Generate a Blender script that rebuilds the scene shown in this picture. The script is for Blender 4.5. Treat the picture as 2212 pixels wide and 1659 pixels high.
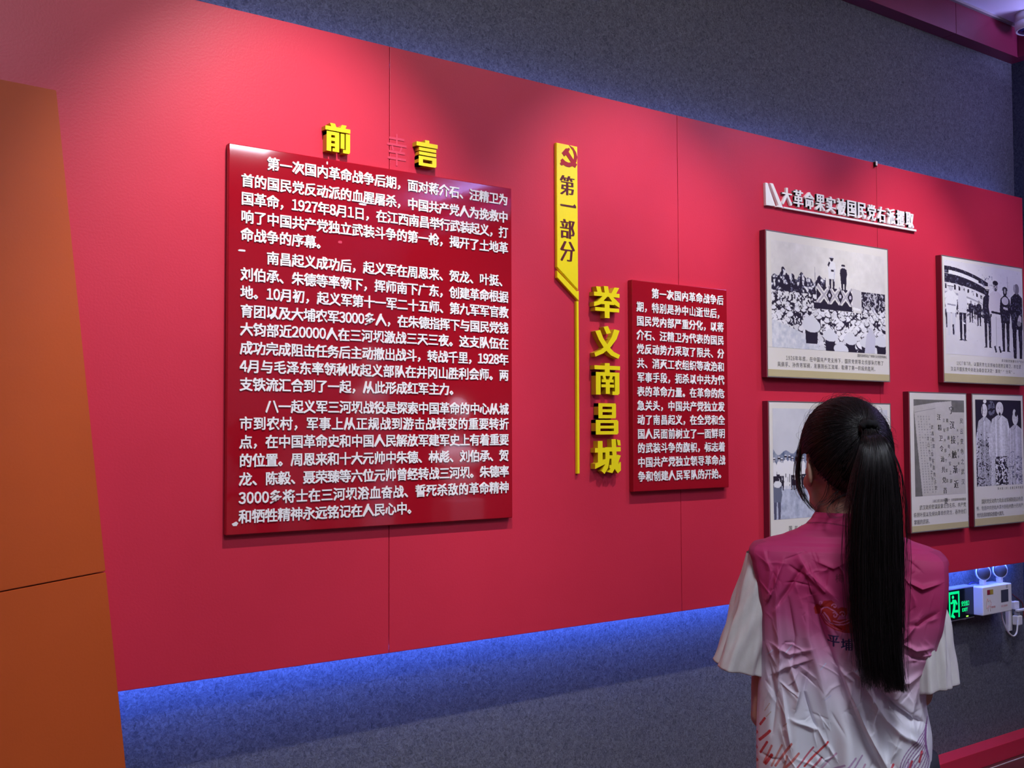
import bpy, bmesh, math, random
import numpy as np
from mathutils import Vector, Matrix

random.seed(7)
RNG = np.random.default_rng(11)
SC = bpy.context.scene
COL = SC.collection
for o in list(bpy.data.objects):
    bpy.data.objects.remove(o)

# ------------------------------------------------------------------ camera
F_PX, YAW, PITCH, ROLL = 2400.0, 0.65, 0.0427, -0.0035
Z0 = 0.92                                   # height of the lower edge of the red wall panels
CAM = np.array([-1.6992, -2.8354, 0.6474 + Z0])
_f = np.array([math.sin(YAW)*math.cos(PITCH), math.cos(YAW)*math.cos(PITCH), math.sin(PITCH)])
_r = np.array([math.cos(YAW), -math.sin(YAW), 0.0])
_u = np.cross(_r, _f)
_c, _s = math.cos(ROLL), math.sin(ROLL)
_r, _u = _c*_r + _s*_u, -_s*_r + _c*_u
cd = bpy.data.cameras.new('camera')
cd.sensor_width = 36; cd.lens = F_PX*36/2212; cd.clip_start = 0.05
cam = bpy.data.objects.new('camera', cd); COL.objects.link(cam)
cam.matrix_world = Matrix(((_r[0], _u[0], -_f[0], CAM[0]), (_r[1], _u[1], -_f[1], CAM[1]),
                           (_r[2], _u[2], -_f[2], CAM[2]), (0, 0, 0, 1)))
SC.camera = cam

# ------------------------------------------------------------------ world, exposure
w = bpy.data.worlds.new('world'); SC.world = w; w.use_nodes = True
w.node_tree.nodes['Background'].inputs[0].default_value = (0.55, 0.5, 0.9, 1)
w.node_tree.nodes['Background'].inputs[1].default_value = 0.02
vs = SC.view_settings
vs.view_transform = 'Standard'; vs.look = 'None'; vs.gamma = 1; vs.exposure = 0.0
vs.use_curve_mapping = False

# lamp settings (used by the lamp builders below)
SPOT_X = [-0.32, 0.98, 1.72, 2.62, 3.35]
SPOT_P = [148, 100, 52, 92, 18]
SPILL = 0.08
SPOT_Y, SPOT_Z = -1.05, 2.55 + Z0
SPOT_COL = (1.0, 0.955, 0.96)
FILL_P = 42; FILL_COL = (0.82, 0.87, 1.0)
WASH_P = 125
LED_STR = 105; LED_COL = (0.07, 0.17, 1.0)
LED_TOP = 30

# ------------------------------------------------------------------ materials
def mat(name, col, rough=0.5, spec=0.5, metal=0.0, emis=None, estr=1.0, coat=0.0):
    m = bpy.data.materials.new(name); m.use_nodes = True
    b = m.node_tree.nodes['Principled BSDF']
    b.inputs['Base Color'].default_value = (*col, 1)
    b.inputs['Roughness'].default_value = rough
    b.inputs['Specular IOR Level'].default_value = spec
    b.inputs['Metallic'].default_value = metal
    b.inputs['Coat Weight'].default_value = coat
    b.inputs['Coat Roughness'].default_value = 0.03
    if emis:
        b.inputs['Emission Color'].default_value = (*emis, 1)
        b.inputs['Emission Strength'].default_value = estr
    return m

def nodes(m): return m.node_tree.nodes, m.node_tree.links, m.node_tree.nodes['Principled BSDF']

def noisy(m, c1, c2, scale, detail=6, rough=0.6, bump=0.0, bscale=None, stretch=(1, 1, 1), lo=.35, hi=.65, dist=0.0):
    n, l, b = nodes(m)
    tc = n.new('ShaderNodeTexCoord'); mp = n.new('ShaderNodeMapping'); mp.inputs['Scale'].default_value = stretch
    t = n.new('ShaderNodeTexNoise'); t.inputs['Scale'].default_value = scale; t.inputs['Detail'].default_value = detail
    t.inputs['Roughness'].default_value = rough; t.inputs['Distortion'].default_value = dist
    r = n.new('ShaderNodeValToRGB')
    r.color_ramp.elements[0].position = lo; r.color_ramp.elements[1].position = hi
    r.color_ramp.elements[0].color = (*c1, 1); r.color_ramp.elements[1].color = (*c2, 1)
    l.new(tc.outputs['Object'], mp.inputs[0]); l.new(mp.outputs[0], t.inputs['Vector'])
    l.new(t.outputs['Fac'], r.inputs[0]); l.new(r.outputs[0], b.inputs['Base Color'])
    if bump:
        bt = t
        if bscale:
            bt = n.new('ShaderNodeTexNoise'); bt.inputs['Scale'].default_value = bscale; bt.inputs['Detail'].default_value = 4
            l.new(mp.outputs[0], bt.inputs['Vector'])
        bp = n.new('ShaderNodeBump'); bp.inputs['Strength'].default_value = bump; bp.inputs['Distance'].default_value = 0.003
        l.new(bt.outputs['Fac'], bp.inputs['Height']); l.new(bp.outputs[0], b.inputs['Normal'])
    return m

M = {}
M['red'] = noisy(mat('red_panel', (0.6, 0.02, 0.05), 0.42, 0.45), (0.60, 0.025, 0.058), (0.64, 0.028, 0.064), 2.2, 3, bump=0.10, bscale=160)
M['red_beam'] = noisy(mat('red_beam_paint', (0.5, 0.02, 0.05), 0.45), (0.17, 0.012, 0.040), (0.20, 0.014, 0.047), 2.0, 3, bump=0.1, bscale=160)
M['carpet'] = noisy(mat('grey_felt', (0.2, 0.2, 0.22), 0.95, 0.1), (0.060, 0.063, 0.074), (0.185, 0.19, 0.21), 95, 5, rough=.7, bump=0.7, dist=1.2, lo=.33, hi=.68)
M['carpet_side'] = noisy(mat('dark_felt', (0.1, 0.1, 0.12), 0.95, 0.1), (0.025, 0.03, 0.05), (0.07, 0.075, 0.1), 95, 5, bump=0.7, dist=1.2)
M['plaster'] = mat('plaster', (0.8, 0.8, 0.8), 0.6)
M['ceil'] = mat('ceiling_paint', (0.80, 0.78, 0.92), 0.8)
M['back'] = mat('grey_wall_paint', (0.32, 0.30, 0.36), 0.7)
M['floor'] = noisy(mat('brown_floor', (0.1, 0.03, 0.02), 0.35), (0.075, 0.022, 0.02), (0.11, 0.035, 0.03), 12, 5)
M['trimw'] = mat('pale_trim', (0.6, 0.55, 0.5), 0.5)
M['greytrim'] = mat('grey_trim', (0.30, 0.26, 0.26), 0.6)
M['orange'] = noisy(mat('orange_board', (0.5, 0.1, 0.01), 0.4, 0.4), (0.46, 0.079, 0.014), (0.51, 0.090, 0.016), 1.6, 3, bump=0.08, bscale=160)
M['plaque'] = mat('dark_red_acrylic', (0.36, 0.0055, 0.016), 0.06, 0.5, coat=0.6)
M['white'] = mat('white_acrylic', (0.94, 0.94, 0.95), 0.35)
M['yellow'] = mat('yellow_acrylic', (0.95, 0.80, 0.012), 0.25)
M['yedge'] = mat('yellow_edge', (0.55, 0.36, 0.01), 0.3)
M['maroon'] = mat('maroon_print', (0.11, 0.006, 0.012), 0.4)
M['emred'] = mat('red_print', (0.40, 0.01, 0.014), 0.4)
M['side'] = mat('frame_side', (0.15, 0.010, 0.030), 0.3)
M['chrome'] = mat('frame_lip', (0.5, 0.45, 0.46), 0.3, metal=0.7)
M['lipdark'] = mat('frame_lip_dark', (0.12, 0.05, 0.08), 0.3, metal=0.3)
M['paper'] = mat('print_paper', (0.80, 0.78, 0.71), 0.32)
M['ink_dark'] = mat('dark_ink', (0.06, 0.058, 0.055), 0.4)
M['khaki'] = mat('khaki_print', (0.56, 0.49, 0.27), 0.32)
M['ink'] = mat('grey_ink', (0.20, 0.19, 0.18), 0.4)
M['chip'] = mat('chipped_white', (0.85, 0.82, 0.84), 0.4)
M['plastic'] = mat('white_plastic', (0.78, 0.78, 0.80), 0.35)
M['plas2'] = mat('grey_plastic', (0.45, 0.45, 0.5), 0.4)
M['black'] = mat('black_glass', (0.006, 0.010, 0.012), 0.12)
M['green'] = mat('exit_green', (0.0, 0.3, 0.1), 0.4, emis=(0.0, 0.90, 0.24), estr=0.9)
M['ygreen'] = mat('indicator_glow', (0.1, 0.3, 0.05), 0.4, emis=(0.45, 0.9, 0.1), estr=1.0)
M['lens'] = mat('lamp_lens', (0.075, 0.06, 0.055), 0.22, 0.4)
M['window'] = mat('dark_window', (0.06, 0.065, 0.10), 0.2)
M['cable'] = mat('white_cable', (0.75, 0.75, 0.78), 0.4)
M['wire'] = mat('red_wire', (0.35, 0.02, 0.02), 0.5)
M['sred'] = mat('sticker_red', (0.30, 0.02, 0.05), 0.4)
M['syel'] = mat('sticker_gold', (0.40, 0.30, 0.05), 0.4)
M['pink_ink'] = mat('faded_red_ink', (0.62, 0.22, 0.22), 0.5)
M['blue_ring'] = mat('lamp_ring', (0.03, 0.03, 0.16), 0.25)
M['glow'] = mat('lamp_glow', (0.8, 0.8, 0.8), 0.3, emis=(0.75, 0.75, 1.0), estr=0.6)
M['led'] = mat('led_strip', (0.1, 0.1, 0.6), 0.4, emis=LED_COL, estr=LED_STR)
M['led2'] = mat('led_strip_upper', (0.1, 0.1, 0.6), 0.4, emis=(0.16, 0.25, 1.0), estr=LED_TOP)
M['scuff'] = mat('scuffed_red', (0.68, 0.05, 0.11), 0.75)
# skin, hair, cloth
M['skin'] = noisy(mat('skin', (0.55, 0.30, 0.2), 0.5, 0.4), (0.44, 0.235, 0.165), (0.52, 0.30, 0.215), 18, 5)
M['skin'].node_tree.nodes['Principled BSDF'].inputs['Subsurface Weight'].default_value = 0.12
M['skin'].node_tree.nodes['Principled BSDF'].inputs['Subsurface Radius'].default_value = (0.01, 0.004, 0.002)
M['hair'] = mat('black_hair', (0.0075, 0.0062, 0.0066), 0.34, 0.5)
M['haircap'] = mat('black_hair_base', (0.0022, 0.002, 0.0022), 0.75, 0.05)
M['tie'] = mat('hair_elastic', (0.004, 0.004, 0.005), 0.9)
M['shirt'] = noisy(mat('white_cotton', (0.7, 0.7, 0.7), 0.85, 0.1), (0.70, 0.68, 0.66), (0.76, 0.74, 0.72), 30, 4, bump=0.12, bscale=700)
M['trouser'] = mat('dark_trousers', (0.02, 0.022, 0.035), 0.85)
M['shoe'] = mat('white_shoes', (0.6, 0.6, 0.6), 0.5)
M['sole'] = mat('shoe_sole', (0.3, 0.3, 0.3), 0.6)
M['eye'] = mat('eye_white', (0.7, 0.7, 0.7), 0.2)
M['iris'] = mat('eye_dark', (0.01, 0.006, 0.004), 0.15)
M['lip'] = mat('lips', (0.40, 0.11, 0.10), 0.4)
def vmat(name, rough, spec=.3, sheen=0):
    m = mat(name, (1, 1, 1), rough, spec); n, l, b = nodes(m)
    a = n.new('ShaderNodeAttribute'); a.attribute_name = 'Col'; l.new(a.outputs['Color'], b.inputs['Base Color'])
    return m
M['photo'] = vmat('photo_print', 0.30, .5)
M['hair'] = vmat('black_hair', 0.34, 0.5)
M['vest'] = vmat('printed_polyester', 0.62, .3)

# ------------------------------------------------------------------ helpers
def link(name, me, m=None, parent=None, loc=None, kind=None):
    o = bpy.data.objects.new(name, me); COL.objects.link(o)
    if m is not None and me is not None and not me.materials: me.materials.append(m)
    if parent is not None: o.parent = parent
    if loc is not None: o.location = loc
    if kind: o['kind'] = kind
    return o
def tag(o, label, cat, group=None):
    o['label'] = label; o['category'] = cat
    if group: o['group'] = group
    return o
def thing(name, label, cat, loc=(0, 0, 0), rz=0, group=None):
    o = bpy.data.objects.new(name, None); COL.objects.link(o); o.empty_display_size = .05
    o.location = loc; o.rotation_euler = (0, 0, rz)
    return tag(o, label, cat, group)
def pydata(name, v, f, smooth=False):
    me = bpy.data.meshes.new(name); me.from_pydata([tuple(map(float, a)) for a in v], [], [tuple(map(int, a)) for a in f]); me.update()
    if smooth: me.polygons.foreach_set('use_smooth', [True]*len(me.polygons))
    return me
def box_me(name, x0, x1, y0, y1, z0, z1, bev=0.0):
    bm = bmesh.new(); bmesh.ops.create_cube(bm, size=1)
    for v in bm.verts:
        v.co = ((x0+x1)/2 + v.co.x*(x1-x0), (y0+y1)/2 + v.co.y*(y1-y0), (z0+z1)/2 + v.co.z*(z1-z0))
    if bev: bmesh.ops.bevel(bm, geom=bm.edges[:], offset=bev, segments=2, affect='EDGES', profile=.5)
    me = bpy.data.meshes.new(name); bm.to_mesh(me); bm.free(); return me
def prism_me(name, pts, y0, y1, bev=0.0, holes=None):
    """polygon in XZ extruded from y0 (front) to y1 (back)"""
    bm = bmesh.new()
    a = [bm.verts.new((x, y0, z)) for x, z in pts]
    f = bm.faces.new(a)
    r = bmesh.ops.extrude_face_region(bm, geom=[f])
    for v in r['geom']:
        if isinstance(v, bmesh.types.BMVert): v.co.y = y1
    bmesh.ops.recalc_face_normals(bm, faces=bm.faces[:])
    if bev: bmesh.ops.bevel(bm, geom=[e for e in bm.edges if all(abs(v.co.y-y0) < 1e-6 for v in e.verts)], offset=bev, segments=2, affect='EDGES')
    me = bpy.data.meshes.new(name); bm.to_mesh(me); bm.free(); return me
def join_me(name, mes):
    bm = bmesh.new()
    for m_ in mes: bm.from_mesh(m_)
    me = bpy.data.meshes.new(name); bm.to_mesh(me); bm.free()
    return me
def tube_me(name, pts, rad, n=8, smooth=True, cap=True):
    pts = [Vector(p) for p in pts]; N = len(pts)
    if not hasattr(rad, '__len__'): rad = [rad]*N
    v, f = [], []
    up = Vector((0, 0, 1))
    T0 = (pts[1]-pts[0]).normalized()
    nx = T0.cross(up) if abs(T0.z) < .95 else T0.cross(Vector((1, 0, 0)))
    nx.normalize()
    for i, p in enumerate(pts):
        T = (pts[min(i+1, N-1)] - pts[max(i-1, 0)]).normalized()
        nx = (nx - T*nx.dot(T)).normalized(); ny = T.cross(nx)
        for k in range(n):
            a = 2*math.pi*k/n; v.append(p + nx*math.cos(a)*rad[i] + ny*math.sin(a)*rad[i])
    for i in range(N-1):
        for k in range(n):
            f.append((i*n+k, i*n+(k+1) % n, (i+1)*n+(k+1) % n, (i+1)*n+k))
    if cap: f.append(tuple(range(n-1, -1, -1))); f.append(tuple((N-1)*n+k for k in range(n)))
    return pydata(name, v, f, smooth)
def lathe_me(name, prof, axis='Z', n=32, smooth=True, center=(0, 0, 0), M4=None):
    v, f = [], []
    for r, h in prof:
        for k in range(n):
            a = 2*math.pi*k/n
            p = Vector((r*math.cos(a), r*math.sin(a), h))
            if M4 is not None: p = M4 @ p
            v.append(p + Vector(center))
    for i in range(len(prof)-1):
        for k in range(n): f.append((i*n+k, i*n+(k+1) % n, (i+1)*n+(k+1) % n, (i+1)*n+k))
    f.append(tuple(range(n-1, -1, -1))); f.append(tuple((len(prof)-1)*n+k for k in range(n)))
    return pydata(name, v, f, smooth)
def smoothstep(a, b, x):
    t = np.clip((x-a)/(b-a), 0, 1); return t*t*(3-2*t)

def ico(bm, c, r, rot=None, sub=3):
    m4 = Matrix.Translation(c) @ (rot or Matrix.Identity(4)) @ Matrix.Diagonal((*r, 1))
    bmesh.ops.create_icosphere(bm, subdivisions=sub, radius=1, matrix=m4)
def bake(o):
    bpy.context.view_layer.update(); dg = bpy.context.evaluated_depsgraph_get()
    nm = bpy.data.meshes.new_from_object(o.evaluated_get(dg)); o.modifiers.clear(); o.data = nm
    nm.polygons.foreach_set('use_smooth', [True]*len(nm.polygons)); return nm

# --- pixel ray of the photograph, used only to derive real-world positions
def ray(x, y): return _f + (x-1106)/F_PX*_r + (829.5-y)/F_PX*_u
def on(x, y, ax, val):
    d = ray(x, y); return CAM + (val-CAM[ax])/d[ax]*d

# --- glyphs
_fc = bpy.data.curves.new('glyph', 'FONT'); _fo = bpy.data.objects.new('glyph', _fc); COL.objects.link(_fo)
_gc = {}
def glyph(ch, thick, res=2, off=0.0, small=False):
    """raw glyph (verts in em units: x, depth, z) extruded backwards by thick (em)"""
    k = (ch, round(thick, 4), res, off)
    if k in _gc: return _gc[k]
    _fc.body = ch; _fc.resolution_u = res; _fc.extrude = thick/2; _fc.size = 1; _fc.offset = off
    _fc.fill_mode = 'FRONT'
    if not thick: _fc.extrude = 0
    bpy.context.view_layer.update()
    dg = bpy.context.evaluated_depsgraph_get(); e = _fo.evaluated_get(dg); me = e.to_mesh()
    V = np.zeros(len(me.vertices)*3); me.vertices.foreach_get('co', V); V = V.reshape(-1, 3)
    Fc = [tuple(p.vertices) for p in me.polygons]; e.to_mesh_clear()
    P = np.stack([V[:, 0], -V[:, 2], V[:, 1]], 1)
    _gc[k] = (P, Fc); return _gc[k]
STYLES = {
    'heavy': [(dx, dz) for dx in (-.024, .024) for dz in (-.019, .019)],
    'black': [(dx, dz) for dx in (-.05, 0, .05) for dz in (-.042, 0, .042)],
    'song': [(dx, 0) for dx in (-.042, -.014, .014, .042)],
    'songw': [(dx, dz) for dx in (-.05, -.017, .017, .05) for dz in (-.008, .008)],
    'thin': [(0, 0)], 'med': [(-.008, 0), (.008, 0)],
    'brush': [(-.03, -.01), (0, .012), (.03, .01)],
}
_cm = {}
def char_me(ch, style, thick, mkey, res=1):
    """mesh of one character: origin at the centre of its em box on the mounting plane; front faces -Y"""
    k = (ch, style, round(thick, 4), mkey)
    if k in _cm: return _cm[k]
    wide = ch in '0123456789'
    V, Fc = glyph(chr(ord(ch)+0xFEE0) if wide else ch, thick, 2 if wide else res, -.008 if style == 'song' else 0.0)
    if wide: V = (V-np.array([.5, 0, .0]))*np.array([.90, 1, 1.04])+np.array([.5, 0, .0])
    vs_, fs_ = [], []
    for i, (dx, dz) in enumerate(STYLES[style]):
        b = len(vs_)
        for p in V: vs_.append((p[0]-.5+dx, p[1]-thick/2-i*0.00015, p[2]-.38+dz))
        fs_ += [tuple(q+b for q in f) for f in Fc]
    me = pydata('character', vs_, fs_); me.materials.append(M[mkey]); _cm[k] = me
    return me
def adv(ch): return 0.56 if ch in '0123456789' else 1.0
def put_char(ch, x, y, z, em, style, thick, mkey, parent, sx=1.0, name='character', sz=1.0):
    me = char_me(ch, style, thick/em, mkey)
    o = bpy.data.objects.new(name, me); COL.objects.link(o); o.parent = parent
    dx = 0
    o.location = (x+dx, y, z); o.scale = (em*sx, em, em*sz)
    return o
def row_layout(s, x0, x1, em, justify=True):
    """centres of the characters of a row"""
    wds = [adv(c) for c in s]; tot = sum(wds)
    if justify: gap = (x1-x0-tot*em)/(len(s)-1) if len(s) > 1 else 0
    else: gap = justify_gap
    out, x = [], x0
    for c, a in zip(s, wds):
        out.append((c, x+a*em/2)); x += a*em+gap
    return out

# ================================================================== STRUCTURE
XR = 3.77; YB = 0.10; HC = 2.69 + Z0; XL = -5.0; YF = -6.0
WT = 0.15
wall_back = link('wall_back', box_me('wall_back', XL, XR+WT, YB, YB+WT, 0, HC), M['carpet'], kind='structure')
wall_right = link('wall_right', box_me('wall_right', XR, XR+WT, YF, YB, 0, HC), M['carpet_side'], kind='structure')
link('wall_left', box_me('wall_left', XL-WT, XL, YF, YB+WT, 0, HC), M['back'], kind='structure')
link('wall_front', box_me('wall_front', XL-WT, XR+WT, YF-WT, YF, 0, HC), M['back'], kind='structure')
link('floor', box_me('floor', XL-WT, XR+WT, YF-WT, YB+WT, -0.1, 0), M['floor'], kind='structure')
link('ceiling', box_me('ceiling', XL-WT, XR+WT, YF-WT, YB+WT, HC, HC+0.1), M['ceil'], kind='structure')
# red beam under the ceiling, two runs meeting in the corner
BZ0, BZ1 = 2.528 + Z0, HC
xs = [XL, -3.0, -0.6, 0.7, 1.9, 3.135, XR]
tb = link('trim_1', None, kind='structure')
for a, b in zip(xs[:-1], xs[1:]):
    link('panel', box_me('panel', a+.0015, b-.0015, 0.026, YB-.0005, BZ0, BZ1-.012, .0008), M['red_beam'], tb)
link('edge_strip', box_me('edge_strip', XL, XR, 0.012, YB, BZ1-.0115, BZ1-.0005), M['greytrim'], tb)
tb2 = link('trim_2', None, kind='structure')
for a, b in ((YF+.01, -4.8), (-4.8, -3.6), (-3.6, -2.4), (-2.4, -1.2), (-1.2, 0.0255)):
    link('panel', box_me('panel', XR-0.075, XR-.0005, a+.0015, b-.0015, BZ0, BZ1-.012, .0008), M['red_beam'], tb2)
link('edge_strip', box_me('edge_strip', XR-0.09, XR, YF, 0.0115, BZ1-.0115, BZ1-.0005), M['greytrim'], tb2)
# baseboard box and the pale joint on the floor
link('baseboard_back', box_me('baseboard_back', XL, XR, 0.009, YB-.0005, 0.0005, 0.077, .0015), M['red'], kind='structure')
link('trim_3', box_me('trim_3', XL, XR, -0.022, -0.016, 0.0003, 0.002), M['trimw'], kind='structure')
# red display panels carried 10 cm in front of the felt wall
PT = 0.018
for i in range(-4, 3):
    link('panel', box_me('panel', i*1.22+.0012, (i+1)*1.22-.0012, 0.0, PT, Z0, Z0+1.8022, .0012), M['red'], wall_back)
for zb in (0.12, 0.9, 1.68):                       # battens that carry the panels
    link('batten', box_me('batten', -4.88, 3.64, PT+.0005, YB-.0005, Z0+zb, Z0+zb+.03), M['greytrim'], wall_back)
ls = thing('led_strip', 'blue glowing LED strip hidden behind the lower edge of the red panels', 'light strip')
link('strip', box_me('strip', -0.95, 3.62, PT+.0006, PT+.006, Z0+.008, Z0+.018), M['led'], ls)
ls2 = thing('led_strip', 'blue glowing LED strip hidden behind the upper edge of the red panels', 'light strip')
link('strip', box_me('strip', -4.0, 3.62, PT+.0006, PT+.006, Z0+1.75, Z0+1.76), M['led2'], ls2)

# ------------------------------------------------------------------ lamps
def spot_fixture(i, x, p):
    t = thing('spotlight', ['leftmost', 'second from left', 'third from left', 'fourth from left', 'rightmost'][i] +
              ' of the ceiling spotlights aimed down at the red wall', 'spotlight', (x, SPOT_Y, HC-.0005), 0, 'ceiling spotlights')
    link('stem', lathe_me('stem', [(.012, 0), (.012, -.07)], n=16), M['plastic'], t)
    hd = link('head', lathe_me('head', [(.035, .05), (.038, .04), (.038, -.05), (.036, -.052), (.034, -.05), (.03, -.03)], n=24), M['plastic'], t, (0, 0, SPOT_Z-HC+.03))
    hd.rotation_euler = (math.radians(28), 0, 0)
    L = bpy.data.lights.new('lamp', 'SPOT'); L.energy = p; L.color = SPOT_COL; L.spot_size = math.radians(60); L.spot_blend = 0.8; L.shadow_soft_size = 0.022
    lo = bpy.data.objects.new('lamp', L); COL.objects.link(lo); lo.parent = t; lo.location = (0, 0.03, SPOT_Z-HC-.04)
    d = Vector((0, 1.02, -1.72)); lo.rotation_euler = d.to_track_quat('-Z', 'Y').to_euler()
    L2 = bpy.data.lights.new('lamp_spill', 'SPOT'); L2.energy = p*SPILL; L2.color = SPOT_COL; L2.spot_size = math.radians(150); L2.spot_blend = 1.0; L2.shadow_soft_size = 0.03
    l2 = bpy.data.objects.new('lamp_spill', L2); COL.objects.link(l2); l2.parent = t; l2.location = lo.location; l2.rotation_euler = Vector((0, 1.05, -.75)).to_track_quat('-Z', 'Y').to_euler()
for i, (x, p) in enumerate(zip(SPOT_X, SPOT_P)): spot_fixture(i, x, p)
def fill_lamp(x, y, txt, p=FILL_P):  # unseen ceiling panels added as fill for the room and the woman's back
    t = thing('fill_light', txt, 'fill light', (x, y, HC-.0005), 0)
    link('frame', box_me('frame', -.31, .31, -.31, .31, -.03, 0, .003), M['plastic'], t)
    link('diffuser', box_me('diffuser', -.29, .29, -.29, .29, -.033, -.0305), M['glow'], t)
    L = bpy.data.lights.new('lamp', 'AREA'); L.shape = 'SQUARE'; L.size = .56; L.energy = p; L.color = FILL_COL
    lo = bpy.data.objects.new('lamp', L); COL.objects.link(lo); lo.parent = t; lo.location = (0, 0, -.04)
fill_lamp(-3.3, -4.1, 'added square ceiling fill light behind the viewer on the left', 10)
fill_lamp(-0.85, -2.75, 'added square ceiling fill light above the viewer', 54)
fill_lamp(1.4, -4.3, 'added square ceiling fill light in the middle of the room', 24)
fill_lamp(2.7, -3.4, 'added square ceiling fill light near the dark right wall', 10)

# violet trough light added out of view on the right wall to tint the ceiling
cv = thing('ceiling_wash', 'added violet wash light in a trough along the dark right wall, out of view', 'light strip', (XR-.0005, -3.1, HC-.32))
link('trough', box_me('trough', -.14, 0, -2.7, 2.7, 0, .012), M['plastic'], cv); link('lip', box_me('lip', -.14, -.13, -2.7, 2.7, .0125, .06), M['plastic'], cv)
L = bpy.data.lights.new('lamp', 'AREA'); L.shape = 'RECTANGLE'; L.size = .08; L.size_y = 5.0; L.energy = WASH_P; L.color = (.42, .40, 1.0)
lo = bpy.data.objects.new('lamp', L); COL.objects.link(lo); lo.parent = cv; lo.location = (-.07, 0.2, .03); lo.rotation_euler = (math.pi, 0, 0)

# surface-mounted downlight in the corner
dl = thing('downlight', 'round white surface-mounted downlight on the ceiling beside the red beam', 'downlight', (3.585, -0.105, HC-.0005))
link('housing', lathe_me('housing', [(.072, 0), (.072, -.042)], n=48), M['plastic'], dl)
link('rim', lathe_me('rim', [(.074, -.044), (.076, -.062), (.074, -.084), (.069, -.088), (.062, -.084)], n=48), M['plastic'], dl)
link('ring', lathe_me('ring', [(.062, -.0835), (.060, -.0865), (.034, -.0845)], n=48), M['blue_ring'], dl)
link('lens', lathe_me('lens', [(.032, -.084), (.028, -.092), (.012, -.096)], n=32), M['plastic'], dl)

# ================================================================== PLAQUES AND LETTERS
ROWS1 = ["　　第一次国内革命战争后期，面对蒋介石、汪精卫为", "首的国民党反动派的血腥屠杀，中国共产党人为挽救中",
 "国革命，1927年8月1日，在江西南昌举行武装起义，打", "响了中国共产党独立武装斗争的第一枪，揭开了土地革", "命战争的序幕。",
 "　　南昌起义成功后，起义军在周恩来、贺龙、叶挺、", "刘伯承、朱德等率领下，挥师南下广东，创建革命根据",
 "地。10月初，起义军第十一军二十五师、第九军军官教", "育团以及大埔农军3000多人，在朱德指挥下与国民党钱",
 "大钧部近20000人在三河坝激战三天三夜。这支队伍在", "成功完成阻击任务后主动撤出战斗，转战千里，1928年",
 "4月与毛泽东率领秋收起义部队在井冈山胜利会师。两", "支铁流汇合到了一起，从此形成红军主力。",
 "　　八一起义军三河坝战役是探索中国革命的中心从城", "市到农村，军事上从正规战到游击战转变的重要转折",
 "点，在中国革命史和中国人民解放军建军史上有着重要", "的位置。周恩来和十大元帅中朱德、林彪、刘伯承、贺",
 "龙、陈毅、聂荣臻等六位元帅曾经转战三河坝。朱德率", "3000多将士在三河坝浴血奋战、誓死杀敌的革命精神", "和牺牲精神永远铭记在人民心中。"]
ZR1 = [1.381+.006, 1.331, 1.2815, 1.232, 1.183, 1.1255, 1.075, 1.026, .9755, .926, .8755, .826, .777, .7185, .6715, .622, .572, .522, .4715, .422]
ROWS2 = ["　　第一次国内革命战争后", "期，特别是孙中山逝世后，", "国民党内部严重分化，以蒋", "介石、汪精卫为代表的国民", "党反动势力采取了限共、分",
 "共、消灭工农组织等政治和", "军事手段，扼杀以中共为代", "表的革命力量。在革命的危", "急关头，中国共产党独立发", "动了南昌起义，在全党和全",
 "国人民面前树立了一面鲜明", "的武装斗争的旗帜，标志着", "中国共产党独立领导革命战", "争和创建人民军队的开始。"]

def joined_chars(items, style, thick, mkey, parent, name='characters', kind='stuff', em=1, sz=1):
    vv, ff = [], []
    for ch, x, y, z, sx in items:
        me = char_me(ch, style, thick/em, mkey); b = len(vv)
        dx = 0
        for v in me.vertices: vv.append((x+dx+v.co.x*em*sx, y+v.co.y*em, z+v.co.z*em*sz))
        ff += [tuple(q+b for q in p.vertices) for p in me.polygons]
    o = link(name, pydata(name, vv, ff), M[mkey], parent)
    if kind: o['kind'] = kind
    return o

def plaque(label, x0, x1, z0, z1, th, rows, zrs, tx0, tx1, em, thick, sx, limit=300, spacers=()):
    t = thing('text_plaque', label, 'plaque', ((x0+x1)/2, 0, Z0+z0))
    ox, oz = (x0+x1)/2, z0
    link('board', box_me('board', x0-ox, x1-ox, -th, -0.0005, 0, z1-z0, .0022), M['plaque'], t)
    n = 0; rest = []
    for ri, (s, z) in enumerate(zip(rows, zrs)):
        last = s.endswith('。') and ri in LAST
        full = sum(adv(c) for c in s)
        if last:
            pitch = (tx1-tx0)/(sum(adv(c) for c in rows[1]))
            x = tx0; lay = []
            for c in s: lay.append((c, x+adv(c)*pitch/2)); x += adv(c)*pitch
        else:
            gap = (tx1-tx0-full*em*sx)/(len(s)-1); x = tx0; lay = []
            for c in s: lay.append((c, x+adv(c)*em*sx/2)); x += adv(c)*em*sx+gap
        for c, xc in lay:
            if c == '　': continue
            if n < limit:
                put_char(c, xc-ox, -th, z-oz, em, 'heavy', thick, 'white', t, sx=sx)
            else: rest.append((c, xc-ox, -th, z-oz, sx))
            n += 1
    if rest: joined_chars(rest, 'heavy', thick, 'white', t, em=em)
    return t
LAST = (4, 12, 19)
p1 = plaque('large dark red acrylic plaque with twenty rows of raised white characters', -0.512, 0.443, 0.374, 1.427, .018, ROWS1, ZR1, -0.478, 0.428, .0385, .0026, 1.0)
link('chip', prism_me('chip', [(-.4965, .030), (-.484, .036), (-.478, .031), (-.4825, .024), (-.4925, .024)], -.0188, -.0179), M['chip'], p1, (0.0345, 0, 0))
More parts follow.
